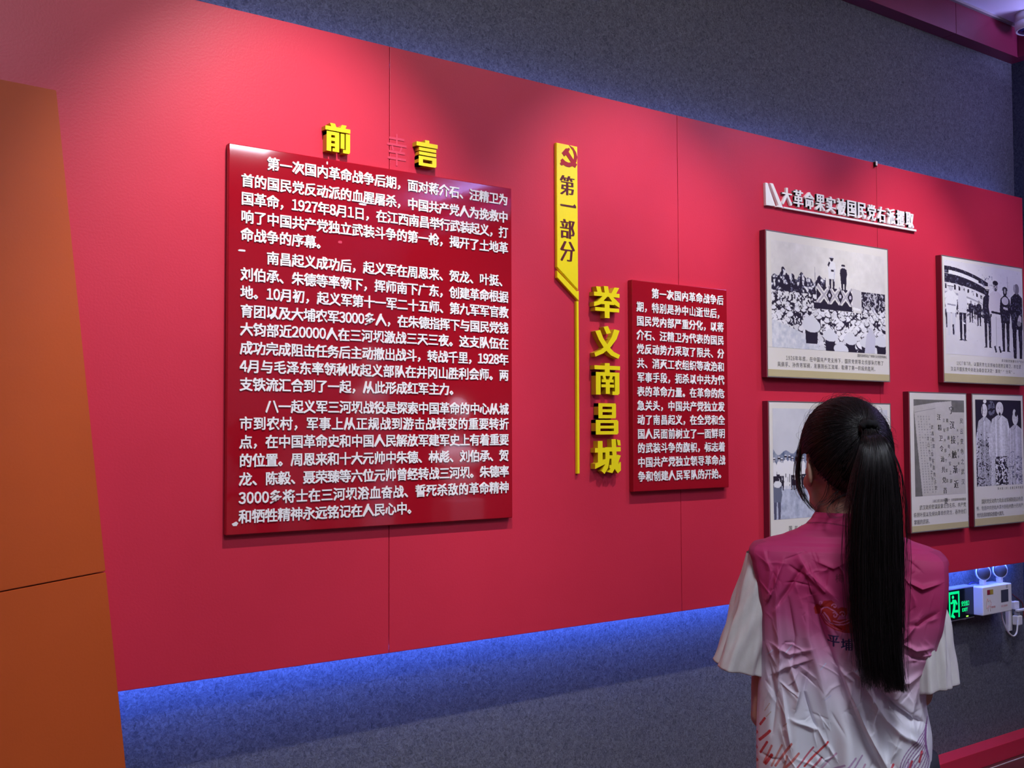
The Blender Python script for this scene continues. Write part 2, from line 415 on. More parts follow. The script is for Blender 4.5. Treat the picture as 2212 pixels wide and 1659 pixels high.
for (px_, py_, w1, h1) in ((784, 441, .012, .0035), (523, 541, .010, .0028), (611, 632, .006, .0016), (707, 352, .0022, .0045), (735, 523, .006, .004)):
    cc = on(px_, py_, 1, -.019); ox_, oz_ = cc[0]-(-.0345), cc[2]-Z0-.374
    link('chip', prism_me('chip', [(ox_+w1*math.cos(k*math.pi/4)*(1+.2*(k % 3)), oz_+h1*math.sin(k*math.pi/4)*(1+.25*(k % 2))) for k in range(8)], -.0189, -.0179), M['chip'] if px_ != 735 else M['scuff'], p1)
zr2 = [1.1335] + [1.082-.0494*i for i in range(13)]
LAST = (13,)
p2 = plaque('small dark red acrylic plaque with fourteen rows of raised white characters beside the yellow letters', 0.966, 1.452, 0.437, 1.175, .022, ROWS2, zr2, 0.985, 1.4315, .0375, .0026, .95)

# yellow raised letters: heading above the large plaque and the vertical title
def rc(x0, x1, y0, y1): return [(x0, y0), (x1, y0), (x1, y1), (x0, y1)]
BIG = {
 '前': [[(18, 120), (38, 120), (44, 104), (24, 104)], [(66, 120), (85, 120), (79, 104), (60, 104)], rc(0, 100, 89, 106), rc(5, 23, 0, 84), rc(38, 55, 5, 84), rc(29, 55, 0, 14), rc(5, 55, 70, 84), rc(22, 40, 45, 59), rc(22, 40, 22, 34), rc(61, 76, 18, 82), rc(82, 99, 4, 84), rc(71, 96, 0, 14)],
 '言': [rc(40, 60, 103, 116), rc(0, 100, 86, 104), rc(12, 93, 67, 81), rc(12, 93, 48, 62), rc(10, 30, 0, 43), rc(74, 94, 4, 43), rc(10, 94, 29, 43), rc(10, 90, 0, 14)],
 '举': [[(8, 118), (25, 118), (31, 95), (14, 95)], [(38, 122), (55, 122), (59, 95), (42, 95)], [(80, 120), (99, 120), (86, 95), (67, 95)], rc(0, 100, 82, 97), [(34, 84), (53, 84), (24, 50), (0, 41), (0, 57), (14, 62)], [(56, 84), (73, 84), (100, 60), (100, 43), (78, 55)], rc(24, 78, 52, 65), rc(4, 98, 25, 39), rc(41, 60, 0, 64)],
 '义': [[(36, 116), (53, 121), (65, 95), (48, 89)], [(78, 110), (99, 106), (87, 72), (62, 38), (34, 14), (4, 0), (0, 15), (26, 28), (50, 50), (67, 78)], [(4, 98), (23, 104), (34, 74), (54, 44), (76, 22), (100, 11), (94, -4), (64, 8), (38, 34), (18, 66)]],
 '南': [rc(0, 100, 95, 110), rc(40, 59, 80, 120), rc(5, 23, 0, 85), rc(79, 97, 4, 85), rc(5, 97, 71, 85), rc(69, 93, 0, 13), [(31, 71), (42, 71), (46, 57), (35, 57)], [(60, 71), (71, 71), (67, 57), (56, 57)], rc(28, 74, 47, 58), rc(26, 76, 28, 39), rc(43, 59, 3, 57)],
 '昌': [rc(12, 30, 62, 120), rc(72, 90, 66, 116), rc(12, 88, 107, 120), rc(12, 88, 62, 75), rc(28, 76, 86, 97), rc(0, 20, 0, 56), rc(80, 100, 4, 52), rc(0, 96, 44, 56), rc(0, 96, 0, 13), rc(18, 84, 23, 34)],
 '城': [rc(11, 29, 32, 114), rc(0, 40, 74, 90), [(0, 18), (40, 34), (42, 52), (0, 36)], rc(38, 100, 77, 92), [(40, 90), (56, 90), (56, 50), (50, 20), (36, 0), (24, 10), (38, 32), (40, 60)], rc(54, 74, 52, 64), rc(63, 75, 20, 64), rc(55, 73, 18, 30), [(64, 120), (81, 120), (83, 70), (90, 32), (100, 40), (100, 10), (88, 0), (77, 14), (69, 50), (65, 90)], [(85, 119), (98, 116), (100, 97), (89, 98)], [(86, 66), (100, 62), (88, 34), (66, 2), (48, 6), (70, 30)]],
}
def big_letter(ch, x0, x1, z0, z1, label, group):
    t = thing('raised_letter', label, 'letter', ((x0+x1)/2, 0, Z0+z0), 0, group)
    fv, ff, sv, sf = [], [], [], []; H_ = max(p[1] for q_ in BIG[ch] for p in q_)
    for k, pl in enumerate(BIG[ch]):
        pts = [((a/100-.5)*(x1-x0), b/H_*(z1-z0)) for a, b in pl]
        if sum(p[0]*q_[1]-q_[0]*p[1] for p, q_ in zip(pts, pts[1:]+pts[:1])) < 0: pts = pts[::-1]
        n = len(pts); b = len(fv); yf = -.024-.00003*k
        fv += [(x, yf, z) for x, z in pts]; ff.append(tuple(range(b, b+n)))
        b = len(sv); sv += [(x, yf, z) for x, z in pts]+[(x, -.0006, z) for x, z in pts]
        sf += [(b+i, b+n+i, b+n+(i+1) % n, b+(i+1) % n) for i in range(n)]
    link('face', pydata('face', fv, ff), M['yellow'], t); link('side', pydata('side', sv, sf), M['yedge'], t)
    return t
big_letter('前', -.226, -.146, 1.449, 1.530, 'yellow raised letter above the large plaque, left of the pair', 'yellow heading letters above the plaque')
big_letter('言', .080, .156, 1.451, 1.531, 'yellow raised letter above the large plaque, right of the pair', 'yellow heading letters above the plaque')
for ch, z0, z1, tx in (('举', 1.033, 1.142, 'topmost'), ('义', .899, 1.006, 'second from the top'), ('南', .771, .879, 'middle'), ('昌', .636, .742, 'second from the bottom'), ('城', .503, .620, 'bottom')):
    big_letter(ch, .788 if ch != '昌' else .792, .905 if ch != '昌' else .895, z0, z1, 'yellow raised letter of the vertical title beside the small plaque, ' + tx, 'yellow letters of the vertical title')

# vertical yellow sign with emblem, slanted lower bar and thin stem
SX = .664
sg = thing('section_sign', 'tall narrow yellow sign with dark red emblem and characters and a long thin stem', 'sign', (SX, 0, Z0+.506))
def S(pts): return [(x+.020-SX, z-.506) for x, z in pts]
TH = -.012
link('board', prism_me('board', S([(.617, 1.608), (.617, 1.192), (.618, 1.1905), (.7085, 1.121), (.7085, 1.608)]), TH, -.0006, .0012), M['yellow'], sg)
link('lower_bar', prism_me('lower_bar', S([(.617, 1.180), (.617, 1.156), (.698, 1.094), (.7115, 1.085), (.7115, 1.119), (.702, 1.117)]), TH, -.0006, .0012), M['yellow'], sg)
link('stem', prism_me('stem', S([(.701, 1.0835), (.701, .506), (.711, .506), (.711, 1.0835)]), TH+.001, -.0006, .001), M['yellow'], sg)
em_y = TH-.0012
def E_(pts): return [(float(p[0])-SX, float(p[2])-Z0-.506) for p in (on(1180+a/5.027, 280+b/5.027, 1, TH) for a, b in pts)]
sick = prism_me('a', E_([(245, 168), (290, 196), (322, 246), (336, 300), (327, 348), (318, 362), (334, 380), (312, 415), (285, 396), (250, 409), (215, 401), (184, 380), (170, 392), (152, 380), (149, 362), (160, 352), (155, 330), (175, 313), (205, 343), (240, 359), (270, 355), (297, 325), (302, 280), (288, 228)]), em_y, TH-.0001)
ham = prism_me('b', E_([(167, 252), (210, 205), (232, 206), (244, 197), (256, 214), (240, 242), (298, 330), (312, 372), (285, 382), (214, 274), (194, 292)]), em_y-.0001, TH-.0001)
link('emblem', join_me('emblem', [sick, ham]), M['emred'], sg)
def song_char(ch, x0, x1, z0, z1, oy, thick, mkey, parent, ox, oz, style='song'):
    me = char_me(ch, style, thick, mkey)
    V = np.zeros(len(me.vertices)*3); me.vertices.foreach_get('co', V); V = V.reshape(-1, 3); lo, hi = V.min(0), V.max(0)
    W = V.copy(); W[:, 0] = (V[:, 0]-lo[0])/(hi[0]-lo[0])*(x1-x0)+x0-ox
    W[:, 2] = (V[:, 2]-lo[2])/(hi[2]-lo[2])*(z1-z0)+z0-oz
    y = V[:, 1]-V[:, 1].max(); W[:, 1] = oy+(y*(thick/max(1e-6, -y.min())) if thick else -.0012)
    fcs = [tuple(p.vertices) for p in me.polygons]
    return link('character', pydata('character', W, fcs), M[mkey], parent)
for ch, z0, z1 in (('第', 1.437, 1.502), ('部', 1.291, 1.355), ('分', 1.214, 1.281)):
    song_char(ch, .650, .714, z0, z1, TH, .0012, 'maroon', sg, SX, .506)
link('character', prism_me('character', S([(.632, 1.4040), (.6870, 1.4040), (.6930, 1.4100), (.7000, 1.4035), (.7000, 1.3975), (.632, 1.3985)]), em_y, TH-.0001), M['maroon'], sg)

# white heading with flag shape and underline
q = lambda x, y: on(x, y, 1, -.012)
hA, hB = q(1654, 394), q(1657, 447)
hd = thing('heading_sign', 'white raised heading with slanted flag shape and long underline above the largest framed print', 'sign', (float(hA[0]), 0, float(hB[2])))
def Hs(pts): return [(q(*p)[0]-hA[0], q(*p)[2]-hB[2]) for p in pts]
P = lambda a, b: (1640+a/6.144, 380+b/6.144)
link('flag', prism_me('flag', Hs([P(82, 88), P(92, 388), P(222, 405), P(112, 92)]), -.012, -.0006, .001), M['white'], hd)
link('flag_edge', prism_me('flag_edge', Hs([P(144, 94), P(258, 388), P(228, 410), P(322, 428), P(186, 100)]), -.012, -.0006, .001), M['white'], hd)
link('underline', prism_me('underline', Hs([P(330, 408), P(330, 432), P(2088, 740), P(2088, 712)]), -.012, -.0006, .001), M['white'], hd)
HT = '大革命果实被国民党右派攫取'
xa, xb = q(*P(300, 300))[0], q(*P(2065, 560))[0]
zc = (q(*P(380, 160))[2]+q(*P(380, 380))[2])/2; zh = q(*P(380, 155))[2]-q(*P(380, 382))[2]
pit = (xb-xa)/12.0/1.0
pit = (xb-xa)/len(HT)
for i, ch in enumerate(HT):
    song_char(ch, xa+i*pit+.004, xa+(i+1)*pit-.004, zc-zh/2, zc+zh/2, -.0006, .010, 'white', hd, hA[0], hB[2], 'songw')

# faint glue marks left by an older letter on the red wall
gm = on(853, 322, 1, 0)
song_char('幸', gm[0]-.028, gm[0]+.040, gm[2]-Z0-.050, gm[2]-Z0+.046, -.0003, 0, 'scuff', wall_back, 0, 0, 'thin').name = 'glue_mark'
for o_ in wall_back.children:
    if o_.name.startswith('glue_mark'): o_.location.z = Z0

# ================================================================== FRAMED PRINTS
def canvas(w_, h_, c): return np.ones((h_, w_, 3))*np.array(c)
def poly(im, pts, c, a=1.0):
    H, W = im.shape[:2]; pts = np.array(pts)*[W, H]
    x0, x1 = int(max(0, pts[:, 0].min())), int(min(W, pts[:, 0].max()+2)); y0, y1 = int(max(0, pts[:, 1].min())), int(min(H, pts[:, 1].max()+2))
    if x1 <= x0 or y1 <= y0: return
    X, Y = np.meshgrid(np.arange(x0, x1)+.5, np.arange(y0, y1)+.5); ins = np.zeros(X.shape, bool)
    for (ax, ay), (bx, by) in zip(pts, np.roll(pts, -1, 0)):
        if ay == by: continue
        ins ^= ((ay > Y) != (by > Y)) & (X < (bx-ax)*(Y-ay)/(by-ay)+ax)
    s = im[y0:y1, x0:x1]; s[ins] = s[ins]*(1-a)+np.array(c)*a
def ell(im, cx, cy, rx, ry, c, rot=0, a=1.0):
    t = np.linspace(0, 2*np.pi, 20, endpoint=False); H, W = im.shape[:2]
    x = rx*np.cos(t); y = ry*np.sin(t)*1.0
    cr, sr = math.cos(rot), math.sin(rot)
    poly(im, np.stack([cx+x*cr-y*sr, cy+x*sr+y*cr], 1), c, a)
def line(im, p, q_, wd, c, a=1.0):
    p, q_ = np.array(p, float), np.array(q_, float); H, W = im.shape[:2]
    d = (q_-p)*[W, H]; L = np.hypot(*d) or 1; n = np.array([-d[1], d[0]])/L*wd/2
    n = n*[1, H/W] if False else n*np.array([1.0, W/H])
    n = np.array([-d[1], d[0]])/L*wd/2*W/np.array([W, H])
    poly(im, [p+n, q_+n, q_-n, p-n], c, a)
def vnoise(h_, w_, s, rng, oct_=3):
    out = np.zeros((h_, w_)); amp = 1
    for o in range(oct_):
        gh, gw = int(h_/s)+3, int(w_/s)+3; g = rng.random((gh, gw))
        y = np.arange(h_)/s; x = np.arange(w_)/s; yi, xi = y.astype(int), x.astype(int); fy, fx = (y-yi)[:, None], (x-xi)[None]
        fy = fy*fy*(3-2*fy); fx = fx*fx*(3-2*fx)
        v = (g[yi][:, xi]*(1-fy)*(1-fx)+g[yi+1][:, xi]*fy*(1-fx)+g[yi][:, xi+1]*(1-fy)*fx+g[yi+1][:, xi+1]*fy*fx)
        out += (v-.5)*amp; amp *= .6; s = max(1.2, s/2)
    return out
INK = (.030, .024, .045); MIDI = (.18, .18, .26); SKY = (.62, .62, .62); WHT = (.88, .89, .90)
def figure(im, x, top, bot, c, head=(.35, .33, .36), hat=None, w_=.05, legs=None, coat=.55, face=True):
    """standing man: head, torso, arms and two legs, x centre, heights as fractions"""
    h_ = bot-top; hw = w_
    legs = legs or c
    for s in (-1, 1):
        poly(im, [(x+s*hw*.05, top+h_*.50), (x+s*hw*.44, top+h_*.50), (x+s*hw*.42, top+h_*.78), (x+s*hw*.36, bot-h_*.02), (x+s*hw*.55, bot), (x+s*hw*.12, bot), (x+s*hw*.10, top+h_*.78)], legs)
    poly(im, [(x-hw*.15, top+h_*.13), (x+hw*.15, top+h_*.13), (x+hw*.52, top+h_*.19), (x+hw*.62, top+h_*.36), (x+hw*.50, top+h_*.50), (x+hw*.48, top+h_*coat), (x-hw*.48, top+h_*coat), (x-hw*.50, top+h_*.5), (x-hw*.62, top+h_*.36), (x-hw*.52, top+h_*.19)], c)
    ell(im, x, top+h_*.075, hw*.22, h_*.07, head)
    if hat is not None:
        ell(im, x, top+h_*.03, hw*.28, h_*.035, hat); line(im, (x-hw*.34, top+h_*.05), (x+hw*.30, top+h_*.05), .006, INK)
    elif face: ell(im, x, top+h_*.025, hw*.23, h_*.035, INK)
    if face:
        for s in (-.09, .09): ell(im, x+hw*s, top+h_*.075, hw*.045, h_*.008, INK)

def img1():
    W_, H_ = 380, 275; im = canvas(W_, H_, M_PAPER); rg = np.random.default_rng(3)
    x0, y0, x1, y1 = .035, .03, .972, .795
    n = vnoise(H_, W_, 22, rg, 4)
    reg = np.zeros((H_, W_), bool); reg[int(.06*H_):int(y1*H_), int(x0*W_):int(x1*W_)] = True
    im[reg] = np.array([.76, .75, .71])+n[reg][:, None]*.10
    sub = np.ones((H_, W_, 3))
    # tree line on the left, thresholded noise
    Y, X = np.mgrid[0:H_, 0:W_]; u = X/W_; v = Y/H_
    nf = vnoise(H_, W_, 7, rg, 3); nf2 = vnoise(H_, W_, 4, rg, 2)
    edge = .285+.02*np.sin(u*40)+.015*np.sin(u*90)-.02*(np.abs(u-.16) < .05)
    t = reg & (u < .46) & (v > edge) & (v < .40)
    im[t & (nf > -.05)] = INK; im[t & (nf <= -.05) & (nf > -.25)] = MIDI; im[t & (nf <= -.25)] = WHT
    t = reg & (u < .56) & (v >= .40) & (v < .50)
    im[t & (nf2 > .0)] = INK; im[t & (nf2 <= .0)] = WHT
    t = reg & (u > .76) & (v > .34) & (v < .56)
    st = vnoise(H_, W_, 5, rg, 2)+.25*np.sin(u*160+nf*9)
    im[t & (st > -.12)] = INK; im[t & (st <= -.12)] = (.55, .55, .6)
    # crowd: black ground, white hats with shoulders, growing towards the viewer
    t = reg & (v >= .50); im[t] = INK
    t = reg & (v >= .50) & (nf2 > .22); im[t] = WHT
    for k in range(15):
        yy = .485+.30*(k/14.)**1.12; s = .0155+.030*(k/14.)
        for _ in range(int(.95/(s*2.5))):
            xx = rg.uniform(x0, x1); r = s*rg.uniform(.75, 1.25); tl = rg.uniform(-.4, .4)
            if rg.random() < .55: poly(im, [(xx-r*.55, yy), (xx+r*.6, yy), (xx+r*.5, yy+r*1.9), (xx-r*.5, yy+r*1.9)], INK)
            if rg.random() < .45: poly(im, [(xx-r, yy+r*2.4), (xx-r*.8, yy+r*1.3), (xx, yy+r*.8), (xx+r*.8, yy+r*1.4), (xx+r*1.1, yy+r*2.5)], WHT)
            ell(im, xx+r*.05, yy+r*.12, r*1.15, r*.80, INK, tl); g_ = rg.uniform(.72, .92); ell(im, xx, yy, r, r*rg.uniform(.40, .66), (g_, g_*1.01, g_*1.05), tl)
            ell(im, xx+r*.1, yy-r*.45, r*.5, r*.42, (g_, g_*1.01, g_*1.05))
    # bright hazy clothes bottom left
    m_ = reg & (v > .60+.35*np.clip(u-.05, 0, 1)) & (u < .40)
    im[m_] = np.array([.70, .73, .78])+nf[m_][:, None]*np.array([.22, .20, .16])
    for (cx_, cy_, r) in ((.49, .685, .06), (.66, .70, .058), (.93, .70, .06), (.58, .775, .062), (.34, .62, .075), (.79, .72, .05)):
        poly(im, [(cx_-r*.7, cy_), (cx_+r*.7, cy_), (cx_+r*.6, cy_+.13), (cx_-r*.6, cy_+.13)], INK)
        ell(im, cx_, cy_, r, r*.66, (.76, .78, .83), .15); ell(im, cx_, cy_-r*.4, r*.5, r*.5, (.76, .78, .83))
    poly(im, [(.78, .80), (.80, .66), (.84, .60), (.88, .66), (.87, .80)], (.62, .62, .72))
    # platform with lattice drape
    poly(im, [(.385, .335), (.68, .345), (.675, .465), (.385, .455)], INK)
    for cxx in (.445, .535, .625):
        for k_, wd, cc in ((1.0, .030, (.78, .77, .74)), (1.0, .012, (.45, .43, .48))):
            for (a, b) in (((-.055, -.065), (.055, .065)), ((-.055, .065), (.055, -.065))):
                line(im, (cxx+a[0], .395+a[1]), (cxx+b[0], .395+b[1]), wd, cc)
    for cxx in (.49, .58, .665): poly(im, [(cxx, .345), (cxx+.026, .395), (cxx, .445), (cxx-.026, .395)], INK); ell(im, cxx, .395, .010, .014, (.6, .58, .66))
    poly(im, [(.36, .455), (.68, .462), (.68, .50), (.36, .50)], INK)
    poly(im, [(.685, .325), (.755, .335), (.755, .475), (.685, .465)], (.62, .61, .62)); line(im, (.69, .47), (.75, .478), .012, WHT)
    line(im, (.372, .205), (.376, .36), .004, (.3, .3, .33))
    # the two men on the platform
    figure(im, .512, .115, .345, (.80, .81, .83), head=INK, hat=(.66, .66, .7), w_=.055, legs=INK, coat=.70, face=False)
    line(im, (.505, .215), (.53, .215), .012, INK); line(im, (.495, .155), (.482, .185), .013, INK); line(im, (.535, .20), (.53, .29), .006, (.55, .56, .64))
    figure(im, .610, .160, .350, INK, head=(.7, .7, .72), hat=INK, w_=.050, legs=INK, coat=.75, face=False)
    m_ = ~reg; im[m_] = M_PAPER
    return im[:int(.795*H_)]
M_PAPER = np.array([.80, .78, .71])

def img2():
    W_, H_ = 330, 270; im = canvas(W_, H_, (.78, .77, .79)); rg = np.random.default_rng(5)
    Y, X = np.mgrid[0:H_, 0:W_]; u = X/W_; v = Y/H_; nf = vnoise(H_, W_, 6, rg, 3)
    im += vnoise(H_, W_, 40, rg, 3)[..., None]*.05
    # curved two-storey building
    top = lambda u_: .105+.0*u_+.62*np.clip(u_-.0, 0, 1)**2*.75
    def band(a, b, c, f=None):
        e = .42*np.clip(u, 0, 1)**2
        m_ = (u < .54) & (v > a+e) & (v < b+e*.8)
        if f is not None: m_ &= f
        im[m_] = c
    band(.06, .135, INK); band(.10, .145, WHT, (u > .05) & (u < .42)); band(.14, .235, INK)
    band(.235, .33, (.80, .80, .82)); band(.245, .30, INK, (np.sin(u*115) > .35) & (nf > -.3)); band(.33, .355, (.4, .4, .45))
    band(.355, .40, WHT); band(.40, .50, INK, nf > -.3); band(.42, .47, WHT, (np.sin(u*75) > .1))
    m_ = (u < .55) & (v > .47) & (v < .58) & (nf > .08); im[m_] = INK
    m_ = (u > .45) & (u < .60) & (v > .10) & (v < .24) & (nf > .25); im[m_] = MIDI
    line(im, (.80, .08), (.805, .40), .006, (.45, .43, .5)); line(im, (.79, .15), (.82, .15), .006, (.45, .43, .5))
    tex = vnoise(H_, W_, 5, rg, 3)
    # background walkers
    for x, t, b, w_ in ((.32, .40, .64, .055), (.42, .39, .67, .06), (.37, .42, .60, .03), (.50, .40, .60, .035), (.03, .48, .72, .05), (.12, .36, .60, .04)):
        figure(im, x, t, b, INK, w_=w_, face=False)
    figure(im, .075, .245, .80, WHT, head=(.6, .6, .64), hat=WHT, w_=.12, legs=(.72, .73, .78), coat=.56, face=False)
    line(im, (.03, .47), (.13, .475), .012, (.35, .35, .42)); line(im, (.095, .68), (.10, .79), .02, INK)
    figure(im, .215, .215, .845, (.74, .74, .78), head=(.65, .64, .66), hat=INK, w_=.095, legs=INK, coat=.52, face=False)
    line(im, (.21, .65), (.245, .66), .012, WHT); line(im, (.245, .50), (.40, .68), .004, (.4, .4, .4)); line(im, (.20, .83), (.24, .845), .012, MIDI)
    figure(im, .53, .225, .90, INK, head=INK, hat=(.80, .78, .76), w_=.10, legs=INK, coat=.6, face=False)
    figure(im, .64, .155, .955, (.72, .68, .72), head=(.55, .52, .55), w_=.155, legs=(.76, .74, .78), coat=.46)
    line(im, (.58, .50), (.70, .51), .020, INK); line(im, (.64, .55), (.64, .88), .006, (.4, .38, .45)); ell(im, .642, .245, .016, .018, INK)
    for x in (.615, .675): line(im, (x, .875), (x+.02, .945), .022, INK)
    figure(im, .765, .205, .93, INK, head=INK, hat=INK, w_=.12, legs=INK, coat=.56, face=False)
    ell(im, .765, .36, .045, .045, (.66, .63, .67)); line(im, (.74, .44), (.80, .45), .02, (.6, .58, .6)); ell(im, .765, .25, .012, .03, (.5, .48, .5))
    figure(im, .925, .145, 1.02, INK, head=(.22, .2, .24), w_=.155, legs=INK, coat=.60, face=False)
    ell(im, .895, .205, .016, .045, (.42, .4, .44)); poly(im, [(.955, .50), (.985, .52), (.985, .58), (.93, .60), (.93, .56)], (.66, .62, .66)); ell(im, .95, .60, .028, .03, (.34, .33, .36))
    poly(im, [(.92, .80), (.945, .80), (.95, 1.0), (.915, 1.0)], (.78, .77, .79))
    dk = im.mean(-1) < .2; im[dk & (tex > .36)] = MIDI; lt = im.mean(-1) > .7; im[lt & (tex > .62) & (v < .85)] = (.58, .57, .62)
    return im
def img3():
    W_, H_ = 380, 200; im = canvas(W_, H_, (.66, .68, .72)); rg = np.random.default_rng(8)
    Y, X = np.mgrid[0:H_, 0:W_]; u = X/W_; v = Y/H_; nf = vnoise(H_, W_, 9, rg, 4)
    im += vnoise(H_, W_, 30, rg, 3)[..., None]*.06
    e = .36+.05*np.sin(u*17)+.03*np.sin(u*47)
    m_ = (v > e) & (v < .50); im[m_] = np.array([.22, .26, .36])+nf[m_][:, None]*.25
    m_ = v >= .70; im[m_] = np.array([.52, .57, .68])+nf[m_][:, None]*.22
    m_ = (v >= .50) & (v < .70); im[m_] = INK; im[m_ & (nf > .12)] = WHT
    for i in range(34):
        x = .015+i*.029+rg.uniform(-.006, .006); figure(im, x, .44+rg.uniform(-.02, .02), .735+rg.uniform(-.02, .02), WHT if rg.random() < .7 else (.4, .42, .5), head=(.55, .55, .6), hat=WHT, w_=.034, legs=WHT if rg.random() < .4 else INK, face=False)
    figure(im, .03, .655, 1.0, (.16, .18, .25), head=(.3, .3, .35), hat=(.85, .87, .9), w_=.065, legs=(.1, .1, .16), face=False); ell(im, .035, .685, .032, .03, (.84, .86, .9))
    return im
def img4():
    W_, H_ = 200, 300; im = canvas(W_, H_, (.19, .185, .17)); rg = np.random.default_rng(9)
    pg = (.62, .60, .55)
    poly(im, [(.00, .07), (.42, .03), (.50, 1.0), (.14, 1.0)], (.59, .57, .52))
    poly(im, [(.42, .03), (.74, .01), (.80, 1.0), (.40, 1.0)], pg)
    poly(im, [(.74, .13), (1.0, .13), (1.0, 1.0), (.78, 1.0)], (.60, .58, .53))
    im += vnoise(H_, W_, 14, rg, 3)[..., None]*.04
    for i in range(5):                                   # small print columns
        xx = .07+.052*i
        for k in range(30):
            a = .17+.027*k; x = xx+.13*(a-.17)
            if rg.random() < .85: poly(im, [(x, a), (x+.024, a), (x+.024, a+.016), (x, a+.016)], (.36, .35, .34), rg.uniform(.4, .9))
    line(im, (.02, .135), (.42, .09), .006, (.2, .2, .2))
    return im
def img5():
    W_, H_ = 230, 330; im = canvas(W_, H_, INK); rg = np.random.default_rng(12)
    nf = vnoise(H_, W_, 7, rg, 3); Y, X = np.mgrid[0:H_, 0:W_]; u = X/W_; v = Y/H_
    im[(np.hypot((u-.34)*1.2, v-.10) < .09) & (nf > -.1)] = MIDI
    def robe(x, top, w_, c, flor, hair):
        pts = [(x-.07*w_, top+.16), (x+.07*w_, top+.16), (x+.28*w_, top+.21), (x+.40*w_, top+.40), (x+.42*w_, top+.62), (x+.34*w_, top+.66), (x+.36*w_, 1.0), (x-.36*w_, 1.0), (x-.34*w_, top+.66), (x-.42*w_, top+.62), (x-.40*w_, top+.40), (x-.28*w_, top+.21)]
        poly(im, pts, c)
        mask = canvas(W_, H_, (0, 0, 0)); poly(mask, pts, (1, 1, 1)); mk = mask[..., 0] > .5
        nn = vnoise(H_, W_, 6, rg, 3); lim = .75-1.1*np.clip(v-.35, 0, 1)
        if flor: im[mk & (nn > lim*.45) & (v > .35)] = INK
        else: im[mk & (nn > .38) & (v > .6)] = MIDI
        sk = np.repeat(vnoise(1, W_, 5, rg, 2), H_, 0)+nn*.6; im[mk] *= (1+np.clip(sk, -.5, .5)*.55)[mk][:, None]
        line(im, (x+.05*w_, top+.165), (x-.06*w_, top+.22), .010, MIDI)
        ell(im, x, top+.085, .135*w_, .078, (.80, .79, .83))
        for s in (-1, 1): ell(im, x+s*.05*w_, top+.083, .020*w_, .005, (.40, .38, .43)); line(im, (x+s*.05*w_-.012, top+.070), (x+s*.05*w_+.012, top+.070), .005, (.45, .43, .48))
        line(im, (x-.016, top+.124), (x+.016, top+.124), .006, (.52, .48, .52)); line(im, (x, top+.085), (x+.004, top+.106), .006, (.62, .61, .64)); poly(im, [(x+.06*w_, top+.03), (x+.13*w_, top+.07), (x+.11*w_, top+.13), (x+.05*w_, top+.15)], (.62, .60, .65), .6)
        if hair: ell(im, x, top+.022, .135*w_, .035, INK)
    robe(.19, .04, .46, (.60, .60, .66), True, False); ell(im, .205, .02, .035, .022, WHT); ell(im, .15, .12, .008, .06, INK)
    poly(im, [(.10, .45), (.28, .50), (.30, 1), (.10, 1)], INK, .35)
    im[(u < .30) & (v > .55) & (nf > -.02) & (nf < .16)] = (.55, .55, .62)
    robe(.52, .015, .60, (.70, .70, .75), False, False); ell(im, .52, .165, .022, .020, INK)
    m_ = (v > .66) & (u > .40) & (u < .68); im[m_ & (nf > .02)] = INK
    robe(.86, .13, .48, (.62, .61, .67), False, False); ell(im, .845, .15, .035, .045, (.75, .75, .8)); ell(im, .885, .16, .028, .035, INK)
    im[(v > .66) & (u > .76) & (nf > .18)] = MIDI
    return im

def image_mesh(im, x0, x1, z0, z1, y):
    H, W = im.shape[:2]
    X, Z = np.meshgrid(np.linspace(x0, x1, W), np.linspace(z1, z0, H))
    V = np.stack([X, np.full_like(X, y), Z], -1).reshape(-1, 3)
    i = np.arange(W*H).reshape(H, W); q_ = np.stack([i[:-1, :-1], i[1:, :-1], i[1:, 1:], i[:-1, 1:]], -1).reshape(-1, 4)
    return fast_mesh('photo', V, q_, np.clip(im, 0, 1).reshape(-1, 3))
def fast_mesh(name, V, Q, colr=None, smooth=False):
    me = bpy.data.meshes.new(name); Q = np.asarray(Q, dtype=np.int32); k = Q.shape[1]
    me.vertices.add(len(V)); me.vertices.foreach_set('co', np.asarray(V, dtype=np.float32).ravel())
    me.loops.add(Q.size); me.loops.foreach_set('vertex_index', Q.ravel())
    me.polygons.add(len(Q)); me.polygons.foreach_set('loop_start', np.arange(0, Q.size, k, dtype=np.int32))
    me.polygons.foreach_set('loop_total', np.full(len(Q), k, dtype=np.int32))
    if smooth: me.polygons.foreach_set('use_smooth', np.ones(len(Q), bool))
    me.update(calc_edges=True)
    if colr is not None:
        a = me.color_attributes.new('Col', 'FLOAT_COLOR', 'POINT')
        a.data.foreach_set('color', np.concatenate([colr, np.ones((len(colr), 1))], 1).astype(np.float32).ravel())
    return me

FT = .030
def flat_text(s, x0, z, em, parent, pitch=None, x1=None, style='med', name='caption', mkey='ink', y=-FT-.0007):
    items = []; tot = sum(adv(c) for c in s)
    if x1 is not None: g = (x1-x0-tot*em)/(len(s)-1)
    else: g = (pitch or em)-em
    x = x0
    for c in s:
        if c != '　': items.append((c, x+adv(c)*em/2, y, z, 1.0))
        x += adv(c)*em+g
    return joined_chars(items, style, 0, mkey, parent, name=name, kind=None, em=em)

